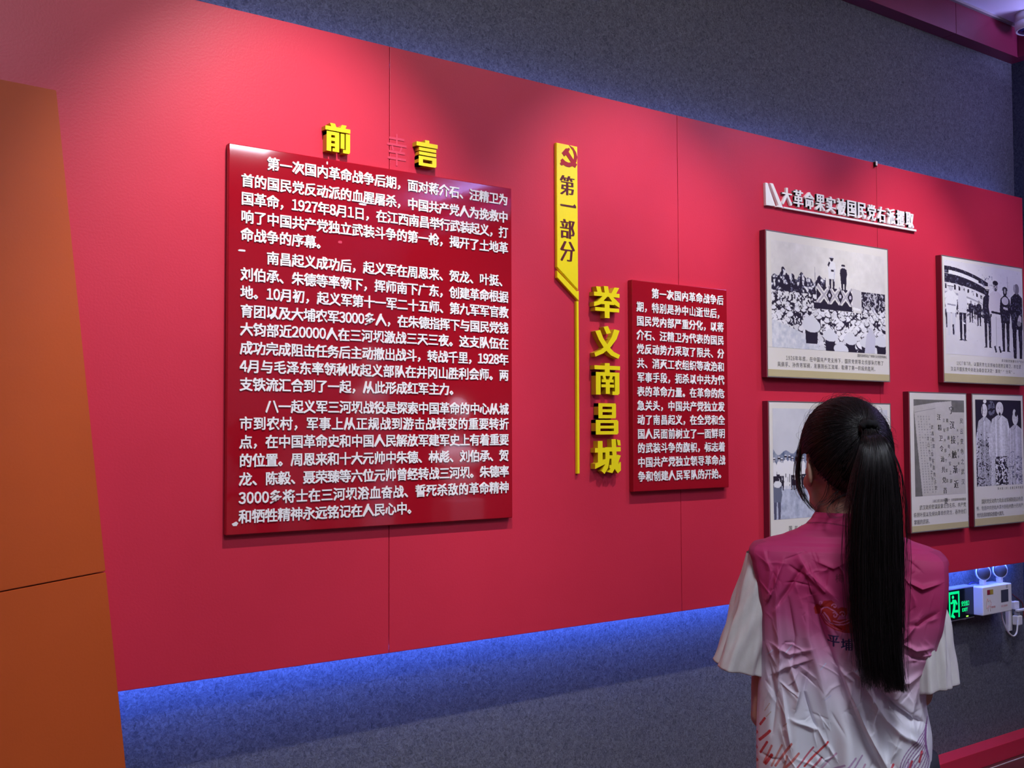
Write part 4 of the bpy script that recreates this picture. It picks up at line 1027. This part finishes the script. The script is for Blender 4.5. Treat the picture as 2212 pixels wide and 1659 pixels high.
    # thin gold dashes and the slanted strokes near the hem
    for a, b in (((1640, 1555), (1652, 1536)), ((1644, 1567), (1655, 1554)), ((1683, 1580), (1692, 1570))): L([a, b], 2.0, (.62, .48, .36), .8)
    rd = [(.66, .03, .035), (.72, .18, .16), (.70, .30, .26), (.60, .10, .16), (.62, .36, .52), (.50, .33, .54)]
    st = [(1628, 1590, 1640, 1572, 5, 0), (1626, 1625, 1652, 1597, 6, 0), (1628, 1652, 1645, 1623, 5, 0), (1636, 1672, 1656, 1628, 4.5, 1), (1640, 1672, 1656, 1648, 7, 0), (1655, 1672, 1680, 1622, 4.5, 2), (1664, 1670, 1702, 1613, 5, 1), (1684, 1672, 1718, 1632, 5, 1), (1682, 1675, 1692, 1642, 4.5, 2), (1706, 1672, 1750, 1620, 4, 3), (1730, 1660, 1782, 1606, 4.5, 0),
          (1738, 1675, 1768, 1640, 4.5, 3), (1762, 1668, 1800, 1628, 4, 4), (1780, 1670, 1818, 1648, 4, 5), (1812, 1668, 1842, 1634, 4, 5), (1828, 1668, 1856, 1630, 3.5, 5), (1846, 1675, 1862, 1648, 4, 4)]
    for x0, y0, x1, y1, wd, c in st:
        L([(x0, y0), (x1, y1)], wd, rd[c], .92); L([(x0-26, y0+44), (x0-8, y0+20)], wd, rd[(c+1) % 6], .9)
    for i in range(36): L([(1620+i*10, 1730), (1634+i*10+8*math.sin(i*2.1), 1696-9*math.sin(i*1.7))], 4.2, rd[(i*5) % 6 if i < 20 else 4+i % 2], .85)
    # purple wavy lines lower right
    for i in range(10):
        o_ = i*8.5; pts = []
        for k in range(30):
            u_ = k/29; pts.append((1900+o_*1.0+u_*96+10*math.sin(u_*9+i*.25)*(1-u_*.3)-8*u_*i, 1735-u_*190+7*math.sin(u_*7+1)+i*3.6))
        L(pts, 2.6, (.30, .13, .34), .75)
    for i in range(9):
        o_ = i*7; pts = [(1945+o_+9*math.sin(k*.55+i*.2), 1735-k*7.0) for k in range(16-i)]
        L(pts, 2.3, (.52, .16, .30) if i % 2 else (.40, .18, .40), .8)
    for a, b in (((1905, 1668), (1922, 1642)), ((1946, 1668), (1962, 1636)), ((1978, 1640), (1984, 1618)), ((1934, 1700), (1946, 1672))): L([a, b], 5, (.60, .05, .08), .9)
    return im

def ridge(x, y, pts, wd, amp, sharp=1.0):
    """height of a crease along a polyline (pixel units), in metres"""
    out = np.zeros_like(x, dtype=float); best = np.full(x.shape, 1e9); sd = np.zeros_like(out); tt = np.zeros_like(out)
    n = len(pts)-1
    for i, (p, q_) in enumerate(zip(pts[:-1], pts[1:])):
        d = np.array(q_, float)-p; L = np.hypot(*d); u_ = np.clip(((x-p[0])*d[0]+(y-p[1])*d[1])/L**2, 0, 1)
        dx_, dy_ = x-(p[0]+u_*d[0]), y-(p[1]+u_*d[1]); dd = np.hypot(dx_, dy_); s = np.sign(dx_*d[1]-dy_*d[0])
        m_ = dd < best; best[m_] = dd[m_]; sd[m_] = s[m_]; tt[m_] = (i+u_[m_])/n
    env = np.sin(np.pi*np.clip(tt*.94+.03, 0, 1))**.6
    prof = np.where(sd > 0, np.exp(-(best/(wd*.45))**1.3), np.exp(-(best/wd)**2))
    return amp*prof*env

def build_vest():
    # silhouette keys: photo row -> left edge, right edge, back depth, front depth, corner sharpness
    K = [(1725, 1626, 1995, .112, .110, .62), (1659, 1625, 1996, .112, .108, .62), (1580, 1626, 2000, .108, .100, .60), (1500, 1630, 1989, .105, .095, .56), (1440, 1637, 1994, .104, .090, .50), (1390, 1639, 2014, .106, .090, .42), (1330, 1639, 2030, .107, .090, .36),
         (1270, 1633, 2040, .106, .088, .34), (1215, 1622, 2042, .100, .080, .36), (1188, 1616, 2040, .092, .070, .40), (1177, 1622, 2030, .082, .058, .46), (1168, 1650, 2008, .070, .045, .55), (1156, 1690, 1966, .060, .036, .62), (1143, 1720, 1926, .058, .036, .72),
         (1132, 1738, 1906, .058, .042, .85), (1118, 1750, 1896, .056, .046, .95), (1106, 1757, 1890, .054, .048, 1.0)]
    K = K[::-1]; NR, NB, NF = 680, 640, 90
    kk = np.array(K, float); t = kk[:, 0]; rows = np.concatenate([np.linspace(1106, 1190, 120), np.linspace(1190, 1725, NR-120)[1:]]); NR = len(rows)
    def it(c):
        y = kk[:, c]; m = np.gradient(y, t); i = np.clip(np.searchsorted(t, rows, 'right')-1, 0, len(t)-2); h = t[i+1]-t[i]; s = (rows-t[i])/h
        # monotone limited slopes
        return (2*s**3-3*s**2+1)*y[i]+(s**3-2*s**2+s)*h*m[i]*.6+(-2*s**3+3*s**2)*y[i+1]+(s**3-s**2)*h*m[i+1]*.6
    Lp, Rp, DB, DF, EX = [it(c) for c in (1, 2, 3, 4, 5)]
    sb = np.linspace(-1, 1, NB); sb = np.sign(sb)*(1-(1-np.abs(sb))**1.12)
    af = np.linspace(0, math.pi, NF+2)[1:-1]
    NA = NB+NF; isb = np.arange(NA) < NB
    xl = np.array([gx(v) for v in Lp]); xr = np.array([gx(v) for v in Rp])
    zs = np.array([g(1830, r)[1] for r in rows])
    cx_ = (xl+xr)/2; hw = (xr-xl)/2; ex = np.clip(EX[:, None], .3, 1)
    cb = np.abs(sb[None])**(1/ex); sy = np.sqrt(np.clip(1-cb**2, 0, 1))**ex
    caf, saf = np.cos(af), np.sin(af)
    SXn = np.concatenate([np.repeat(sb[None], NR, 0), np.sign(caf)[None]*np.abs(caf)[None]**ex], 1)
    X = cx_[:, None]+hw[:, None]*SXn
    Yv = .012+np.concatenate([-DB[:, None]*sy, DF[:, None]*saf[None]**ex], 1)
    ca = np.concatenate([sb, np.sign(caf)]); sa = np.where(isb, -1.0, 1.0)
    Z = np.repeat(zs[:, None], NA, 1)
    # pixel coordinates of each vertex for print and folds
    yb_ = -.100; xa_, za_ = g(1800, 1200, yb_); xb_, _q = g(1900, 1200, yb_); _q, zb_ = g(1800, 1500, yb_)
    UX = 1800+(X-xa_)/(xb_-xa_)*100; UY = 1200+(Z-za_)/(zb_-za_)*300
    rg = np.random.default_rng(21); H = np.zeros_like(X)
    folds = [([(1752, 1290), (1775, 1370), (1812, 1460), (1850, 1560), (1900, 1665)], 26, -.024), ([(1790, 1400), (1826, 1480), (1866, 1570), (1925, 1680)], 22, .020), ([(1742, 1300), (1745, 1380), (1770, 1470), (1785, 1560)], 16, .008),
             ([(1676, 1240), (1672, 1330), (1678, 1430), (1672, 1500)], 10, .007), ([(1700, 1300), (1712, 1380), (1706, 1450)], 10, -.005), ([(1690, 1215), (1660, 1290), (1650, 1310)], 9, .006), ([(1735, 1225), (1700, 1280), (1670, 1320)], 8, -.006), ([(1720, 1200), (1745, 1240), (1800, 1290)], 12, .006),
             ([(1700, 1440), (1722, 1500), (1712, 1540)], 9, .008), ([(1742, 1450), (1730, 1500), (1748, 1560), (1770, 1600)], 9, -.007), ([(1682, 1500), (1690, 1560), (1700, 1620)], 10, .008), ([(1700, 1560), (1760, 1580), (1800, 1640)], 8, .006), ([(1655, 1450), (1668, 1520), (1658, 1600)], 9, -.006),
             ([(1880, 1470), (1925, 1520), (1960, 1545), (1990, 1560)], 14, -.016), ([(1870, 1490), (1910, 1550), (1950, 1580), (1985, 1600)], 12, .009), ([(1985, 1330), (1955, 1370), (1925, 1395)], 9, .007), ([(2030, 1250), (1990, 1265), (1960, 1250)], 9, .006), ([(2020, 1320), (1980, 1345), (1960, 1350)], 8, -.006),
             ([(2010, 1395), (1975, 1400), (1945, 1385)], 7, .006), ([(2005, 1420), (1975, 1418), (1950, 1408)], 7, -.006), ([(1990, 1450), (1960, 1470), (1900, 1475)], 9, .007), ([(1840, 1450), (1870, 1470), (1920, 1450)], 9, .006), ([(1980, 1480), (1965, 1540), (1975, 1600)], 10, .008), ([(1640, 1190), (1660, 1240), (1650, 1300)], 10, .005),
             ([(1830, 1215), (1800, 1230), (1760, 1215)], 10, .004), ([(1600+60, 1400), (1700, 1420), (1750, 1405)], 8, .005), ([(1800, 1440), (1840, 1470), (1830, 1520)], 8, .005), ([(1745, 1430), (1690, 1450), (1660, 1470)], 8, .005), ([(1900, 1500), (1880, 1560), (1890, 1610)], 10, .006), ([(1935, 1580), (1915, 1640), (1925, 1700)], 10, .007)]
    for p_, w_, a_ in folds: H += ridge(UX, UY, p_, w_*.85, a_*1.25)
    for _ in range(190):                                     # small creases
        x = rg.uniform(1640, 2010); y = rg.uniform(1190, 1700); L = rg.uniform(20, 60); a = rg.normal(1.1, .8); a = a if rg.random() < .7 else -a
        dx_, dy_ = math.cos(a)*L/2, math.sin(a)*L/2; m_ = rg.uniform(-5, 5)
        bb = (np.abs(UX-x) < L) & (np.abs(UY-y) < L)
        if not bb.any(): continue
        H[bb] += ridge(UX[bb], UY[bb], [(x-dx_, y-dy_), (x+m_, y+m_), (x+dx_, y+dy_)], rg.uniform(2.5, 6.5), rg.choice([-1, 1])*rg.uniform(.0008, .0028))
    fall = smoothstep(1150, 1230, UY); H *= fall
    back = sa[None] < 0
    edge = 1-np.abs(SXn)**14
    Yv = Yv - np.where(back, H, -H*.4)*edge
    # broad drape waves growing towards the hem
    dr = smoothstep(1400, 1720, UY)*(.010*np.sin(UX*.052+.8)+.005*np.sin(UX*.11+2))
    Yv = Yv - np.where(back, dr, -dr)*edge
    # shoulder edges sag a little, right one lower
    Z = Z - .012*smoothstep(1830, 2040, UX)*(1-smoothstep(1190, 1300, UY))
    im = vest_print()
    ix = np.clip(((UX-PX0)*2).astype(int), 0, VW-1); iy = np.clip(((UY-PY0)*2).astype(int), 0, VH-1); C = (im[iy, ix]+im[np.minimum(iy+1, VH-1), ix]+im[iy, np.minimum(ix+1, VW-1)]+im[np.minimum(iy+1, VH-1), np.minimum(ix+1, VW-1)])/4
    fr = im[iy, np.full_like(ix, 40)]; C = np.where(back[..., None], C, fr)
    seam = (np.abs(UY-1141-6*np.sin((UX-1830)*.03)) < 1.6)[..., None]; C = np.where(seam, C*.55, C)
    piping = (back & ((UX < Lp[:, None]+4) | (UX > Rp[:, None]-4)) & (UY > 1180) & (UY < 1400))[..., None]; C = np.where(piping, C*.8, C)
    V = np.stack([X, Yv, Z], -1).reshape(-1, 3); idx = np.arange(NR*NA).reshape(NR, NA)
    nx = np.roll(idx, -1, 1); Q = np.stack([idx[:-1], nx[:-1], nx[1:], idx[1:]], -1)
    # armholes: leave the sides open between shoulder tip and armpit
    side = (np.abs(np.concatenate([sb, np.sign(caf)*np.abs(caf)**.4])) > .978); sidef = side & np.roll(side, -1)
    rowm = (rows[:-1] > 1197) & (rows[:-1] < 1400)
    keep = ~(rowm[:, None] & sidef[None]); Q = Q[keep]
    return fast_mesh('vest', V, Q[:, ::-1], C.reshape(-1, 3), True)
vest = link('vest', build_vest(), M['vest'], W)

# ---- hair
HS = HC_.copy()
SR = (.085, .104, .107); SCc = (0, -.012, .027)
def scalp(d, k=1.0):
    d = d.normalized(); return hp(SCc[0]+d.x*SR[0]*k, SCc[1]+d.y*SR[1]*k, SCc[2]+d.z*SR[2]*k)
tail0 = Vector(P3(1876, 914, -.086))
def to_dir(p):
    q_ = RH.to_3x3().inverted() @ (Vector(p)-HC_); return Vector(((q_.x-SCc[0])/SR[0], (q_.y-SCc[1])/SR[1], (q_.z-SCc[2])/SR[2])).normalized()
TD = to_dir(tail0)
def hairline(phi):
    """lowest z of the scalp direction for azimuth phi (0 front, pi back)"""
    a = abs((phi+math.pi) % (2*math.pi)-math.pi)
    return float(np.interp(a, [0, .5, .9, 1.25, 1.55, 1.8, 2.1, 2.5, 3.15], [.50, .44, .28, -.05, -.02, -.42, -.70, -.86, -.90]))
cap_v, cap_f = [], []
NP, NT = 96, 40
for i in range(NT+1):
    for k in range(NP):
        phi = 2*math.pi*k/NP; zl = hairline(phi); el0 = math.asin(zl); el = el0+(math.pi/2-el0)*i/NT
        d = Vector((math.sin(phi)*math.cos(el), math.cos(phi)*math.cos(el), math.sin(el)))
        kk_ = 1.0 if i > 1 else (.90 if i == 0 else .98)
        cap_v.append(scalp(d, kk_))
for i in range(NT):
    for k in range(NP): cap_f.append((i*NP+k, i*NP+(k+1) % NP, (i+1)*NP+(k+1) % NP, (i+1)*NP+k))
hair = link('hair', pydata('hair', cap_v, cap_f, True), M['haircap'], W)
def strands(name, paths, radii, m_, parent, seg_sides=3):
    rc_ = np.random.default_rng(len(paths))
    """many thin tapered tubes in one mesh; paths: array (n, s, 3); radii: (n, s)"""
    P_ = np.asarray(paths, float); n, s, _ = P_.shape; T = np.gradient(P_, axis=1); T /= np.linalg.norm(T, axis=2, keepdims=True)+1e-9
    ref = np.where(np.abs(T[..., 2:3]) > .8, np.array([1., 0, 0]), np.array([0, 0, 1.])); A = np.cross(T, ref); A /= np.linalg.norm(A, axis=2, keepdims=True)+1e-9; B = np.cross(T, A)
    R_ = np.asarray(radii)[..., None]; vs_ = []
    for k in range(seg_sides):
        a = 2*math.pi*k/seg_sides; vs_.append(P_+(A*math.cos(a)+B*math.sin(a))*R_)
    V = np.stack(vs_, 2).reshape(-1, 3)                     # n, s, sides
    idx = np.arange(n*s*seg_sides).reshape(n, s, seg_sides); nx = np.roll(idx, -1, 2)
    Q = np.stack([idx[:, :-1], nx[:, :-1], nx[:, 1:], idx[:, 1:]], -1).reshape(-1, 4)
    k_ = rc_.gamma(1.1, 1.0, n); base = np.array([.0042, .0034, .0036])[None]+k_[:, None]*np.array([.0046, .0037, .0038])[None]
    C = np.repeat(np.clip(base, 0, .035), s*seg_sides, 0)
    return link(name, fast_mesh(name, V, Q, C, True), m_, parent)
def slerp(a, b, t):
    om = math.acos(max(-1, min(1, a.dot(b)))); so = math.sin(om)
    return a if so < 1e-4 else (a*math.sin((1-t)*om)+b*math.sin(t*om))/so
rh = np.random.default_rng(5)
paths, rad = [], []
NS = 14
for i in range(4200):
    phi = rh.uniform(0, 2*math.pi)
    zl = hairline(phi); el0 = math.asin(zl)
    el = el0+(math.pi/2-el0)*(rh.random()**2.2)*.95
    d = Vector((math.sin(phi)*math.cos(el), math.cos(phi)*math.cos(el), math.sin(el)))
    if d.angle(TD) < .12: continue
    # hair at the crown parts sideways before it is drawn back
    lift = rh.uniform(.004, .030) if d.z > .2 else rh.uniform(.002, .018)
    clump = math.sin(phi*23)*.004+math.sin(phi*57+el*9)*.003
    row = []
    for j in range(NS):
        t_ = j/(NS-1); q_ = slerp(d, TD, t_)
        k = 1.0+.012+clump+lift*math.sin(math.pi*min(1, t_*1.02))
        row.append(tuple(scalp(q_, k)+Vector(rh.normal(0, .0004, 3))))
    paths.append(row); r0 = rh.uniform(.0005, .0009); rad.append([r0*.6]+[r0]*(NS-2)+[r0*.8])
cs = strands('combed_hair', paths, rad, M['hair'], W); cs['kind'] = 'stuff'
# flyaway hairs
paths, rad = [], []
for i in range(210):
    phi = rh.uniform(0, 2*math.pi); el = rh.uniform(.1, 1.3)
    d = Vector((math.sin(phi)*math.cos(el), math.cos(phi)*math.cos(el), math.sin(el))); e_ = Vector(rh.normal(0, 1, 3)).normalized()
    row = []; L = rh.uniform(.2, .7); up = rh.uniform(.03, .13)
    for j in range(NS):
        t_ = j/(NS-1); q_ = slerp(d, (TD+e_*.8).normalized(), t_*L); row.append(tuple(scalp(q_, 1.02+up*math.sin(math.pi*t_*.75)+.03*t_*rh.random()*.3)))
    paths.append(row); rad.append(list(np.linspace(.00022, .00012, NS)))
fa = strands('flyaway_hair', paths, rad, M['hair'], W); fa['kind'] = 'stuff'
# loose locks in front of and behind the left ear
paths, rad = [], []
def lock(px_pts, y_, n, sp, r0, ends=.5, dy=0.0):
    pp = smooth_path([P3(a, b, yy) for (a, b), yy in zip(px_pts, y_)], 5); pp = np.array([tuple(p) for p in pp])
    ii = np.linspace(0, len(pp)-1, NS); base = np.stack([np.interp(ii, np.arange(len(pp)), pp[:, c]) for c in range(3)], 1)
    for i in range(n):
        o_ = rh.normal(0, 1, 3)*sp; k = rh.uniform(ends, 1.0); w1 = rh.normal(0, 1, 3)*sp*.8; row = []
        ib = np.linspace(0, (NS-1)*k, NS); b2 = np.stack([np.interp(ib, np.arange(NS), base[:, c]) for c in range(3)], 1)
        tt_ = np.linspace(0, 1, NS)[:, None]; paths.append(b2+o_*(.25+.75*np.sin(tt_*2.2))+w1*np.sin(tt_*5+i)*.5); rad.append(list(np.linspace(r0, r0*.4, NS)))
lock([(1762, 905), (1738, 940), (1727, 985), (1724, 1030), (1733, 1070), (1752, 1098), (1762, 1107)], [-.02, .0, .01, .01, .0, -.01, -.015], 70, .0028, .0006, .45)
lock([(1765, 900), (1735, 950), (1722, 1000), (1722, 1050), (1738, 1085)], [.0, .02, .02, .02, .02], 40, .0035, .0006, .5)
lock([(1790, 1040), (1785, 1070), (1768, 1095), (1768, 1107), (1780, 1108)], [-.055, -.055, -.055, -.055, -.056], 9, .003, .0004)
lock([(1812, 1060), (1790, 1085), (1772, 1095), (1775, 1112)], [-.058, -.06, -.062, -.066], 10, .004, .0004)
lock([(1850, 1060), (1815, 1072), (1790, 1090), (1788, 1108), (1806, 1118), (1828, 1112), (1838, 1098)], [-.06, -.062, -.064, -.07, -.072, -.07, -.068], 8, .003, .0004)
lock([(1800, 1045), (1808, 1075), (1800, 1100), (1815, 1104)], [-.058]*4, 9, .004, .0004)
lock([(1840, 1065), (1835, 1085), (1812, 1100), (1800, 1106)], [-.06, -.06, -.066, -.066], 8, .004, .0004)
ll = strands('loose_locks', paths, rad, M['hair'], W); ll['kind'] = 'stuff'
# hair elastic
tie = link('hair_tie', None, None, W)
bpy.data.objects.remove(tie)
bmt = bmesh.new(); me_t = bpy.data.meshes.new('hair_tie')
tv, tf = [], []; tax = Vector((.10, -.60, -.75)).normalized(); ta = tax.orthogonal().normalized(); tb_ = tax.cross(ta)
tcen = tail0+tax*.010
for i in range(28):
    a = 2*math.pi*i/28; c_ = ta*math.cos(a)+tb_*math.sin(a); bump = .0068+.0012*math.sin(a*7)
    for k in range(10):
        b = 2*math.pi*k/10; tv.append(tcen+c_*(.0125+bump*math.cos(b))+tax*(bump*1.1*math.sin(b)))
for i in range(28):
    for k in range(10): tf.append((i*10+k, ((i+1) % 28)*10+k, ((i+1) % 28)*10+(k+1) % 10, i*10+(k+1) % 10))
link('hair_tie', pydata('hair_tie', tv, tf, True), M['tie'], W)
# ponytail
YT = -.150
tc = smooth_path([tuple(tail0-tax*.01), tuple(tail0+tax*.030), P3(1888, 948, -.150), P3(1894, 1000, -.168), P3(1893, 1080, -.166), P3(1892, 1180, -.158), P3(1893, 1280, -.150), P3(1896, 1370, -.146), P3(1902, 1450, -.144), P3(1906, 1490, -.142)], 5)
tc = np.array([tuple(p) for p in tc]); nT = len(tc)
# half widths (px) along the tail
tw_y = [905, 925, 950, 1000, 1080, 1180, 1280, 1370, 1450, 1500]; tw_w = [13, 16, 25, 39, 50, 54, 51, 47, 45, 44]
zs_t = tc[:, 2]; py_t = np.array([918-(z-1.567)*1068 for z in zs_t])
hw_t = np.interp(py_t, tw_y, tw_w)/1068*.93
hw_t[:3] = [.010, .013, .017]
core_r = []
cr = []
for p, h_ in zip(tc[1:-7], hw_t[1:-7]): cr.append([(p[0]+h_*.86*math.cos(a), p[1]+min(h_*.60, .022)*math.sin(a), p[2]) if False else (p[0]+h_*.86*math.cos(a), p[1]+min(h_*.6, .020)*math.sin(a), p[2]+.0*a) for a in np.linspace(0, 2*math.pi, 25)[:-1]])
pony = link('ponytail', loft('ponytail', cr, True, True, True, True), M['haircap'], W)
paths, rad = [], []
NS2 = 26
CLU = rh.normal(0, .8, 40); CLX = rh.normal(0, .010, 40)
for i in range(5800):
    a = rh.uniform(0, 2*math.pi); rr_ = math.sqrt(rh.uniform(.25, 1)) ; ex_ = math.cos(a)*rr_; ey_ = math.sin(a)*rr_
    cid = int((ex_+1)*8+(ey_+1)*3); endk = np.clip((1-rh.beta(1.3, 6)) + CLU[cid % 40]*.11 + .03*ex_ - .065, .5, 1.0)*(nT-1)
    ii = np.clip(np.linspace(0, endk, NS2), 0, nT-1); b = np.stack([np.interp(ii, np.arange(nT), tc[:, c]) for c in range(3)], 1); h_ = np.interp(ii, np.arange(nT), hw_t)
    tt_ = np.linspace(0, 1, NS2); wv = .06*np.sin(tt_*rh.uniform(2, 6)+rh.uniform(0, 6))
    cl_ = .05*math.sin(ex_*22)
    x = b[:, 0]+h_*(ex_*(1-.02*rh.random())+wv+cl_*tt_); y = b[:, 1]+np.minimum(h_*.75, .026)*(ey_+wv)
    x += tt_**4*(rh.normal(0, .0045)+CLX[cid % 40]-.006*ex_); y += tt_**4*rh.normal(0, .002)
    paths.append(np.stack([x, y, b[:, 2]+rh.uniform(-.002, .002)], 1)); r0 = rh.uniform(.00045, .0009); rad.append(list(r0*(1-.75*tt_**3)))
for i in range(90):                                          # stray hairs beside the tail
    sgn_ = rh.choice([-1, 1]); ii = np.linspace(2, (nT-1)*rh.uniform(.5, 1), NS2); b = np.stack([np.interp(ii, np.arange(nT), tc[:, c]) for c in range(3)], 1); h_ = np.interp(ii, np.arange(nT), hw_t); tt_ = np.linspace(0, 1, NS2)
    o_ = 1+rh.uniform(.05, .35)*np.sin(tt_*math.pi*rh.uniform(.6, 1.6)); paths.append(np.stack([b[:, 0]+sgn_*h_*o_, b[:, 1]+rh.uniform(-.01, .01)+0*tt_, b[:, 2]], 1)); rad.append([.00025]*NS2)
pst = strands('strands', paths, rad, M['hair'], pony); pst['kind'] = 'stuff'

# ---- trousers and shoes (below the frame)
tr = []
for s in (-1, 1):
    rr = []
    for t, cx_, z, a_, b_2, y_ in interp([(0, .055*s, .93, .105, .100, .018), (1, .075*s, .80, .100, .105, .015), (2, .088*s, .50, .080, .085, .012), (3, .093*s, .25, .072, .078, .004), (4, .095*s, .065, .068, .076, .004)], 30):
        rr.append([(cx_+a_*math.cos(k*math.pi/20), y_+b_2*math.sin(k*math.pi/20), z) for k in range(40)])
    tr.append(loft('t', rr, True, True, True, False))
link('trousers', join_me('trousers', tr), M['trouser'], W)
for s in (-1, 1):
    rr = []
    for t, y_, hw_, h_ in interp([(0, -.085, .018, .05), (1, -.07, .034, .075), (2, -.02, .038, .090), (3, .06, .042, .070), (4, .13, .044, .052), (5, .165, .034, .040), (6, .178, .012, .026)], 26):
        rr.append([(s*.095+hw_*math.cos(a), y_, max(.014, .018+h_*max(0, math.sin(a)))) for a in np.linspace(0, 2*math.pi, 29)[:-1]])
    sh_ = link('shoe', loft('shoe', rr, True, True, True, True), M['shoe'], W)
    rs = []
    for t, y_, hw_ in interp([(0, -.090, .020), (1, -.07, .037), (2, .0, .040), (3, .11, .046), (4, .165, .038), (5, .182, .014)], 20):
        rs.append([(s*.095+hw_*cx__, y_, z__) for cx__, z__ in ((-1, .0005), (1, .0005), (1, .017), (-1, .017))])
    link('sole', loft('sole', rs, False, True, True, True), M['sole'], sh_)

# ------------------------------------------------------------------ clean up helpers
bpy.data.objects.remove(_fo)
for m_ in list(bpy.data.meshes):
    if m_.users == 0: bpy.data.meshes.remove(m_)
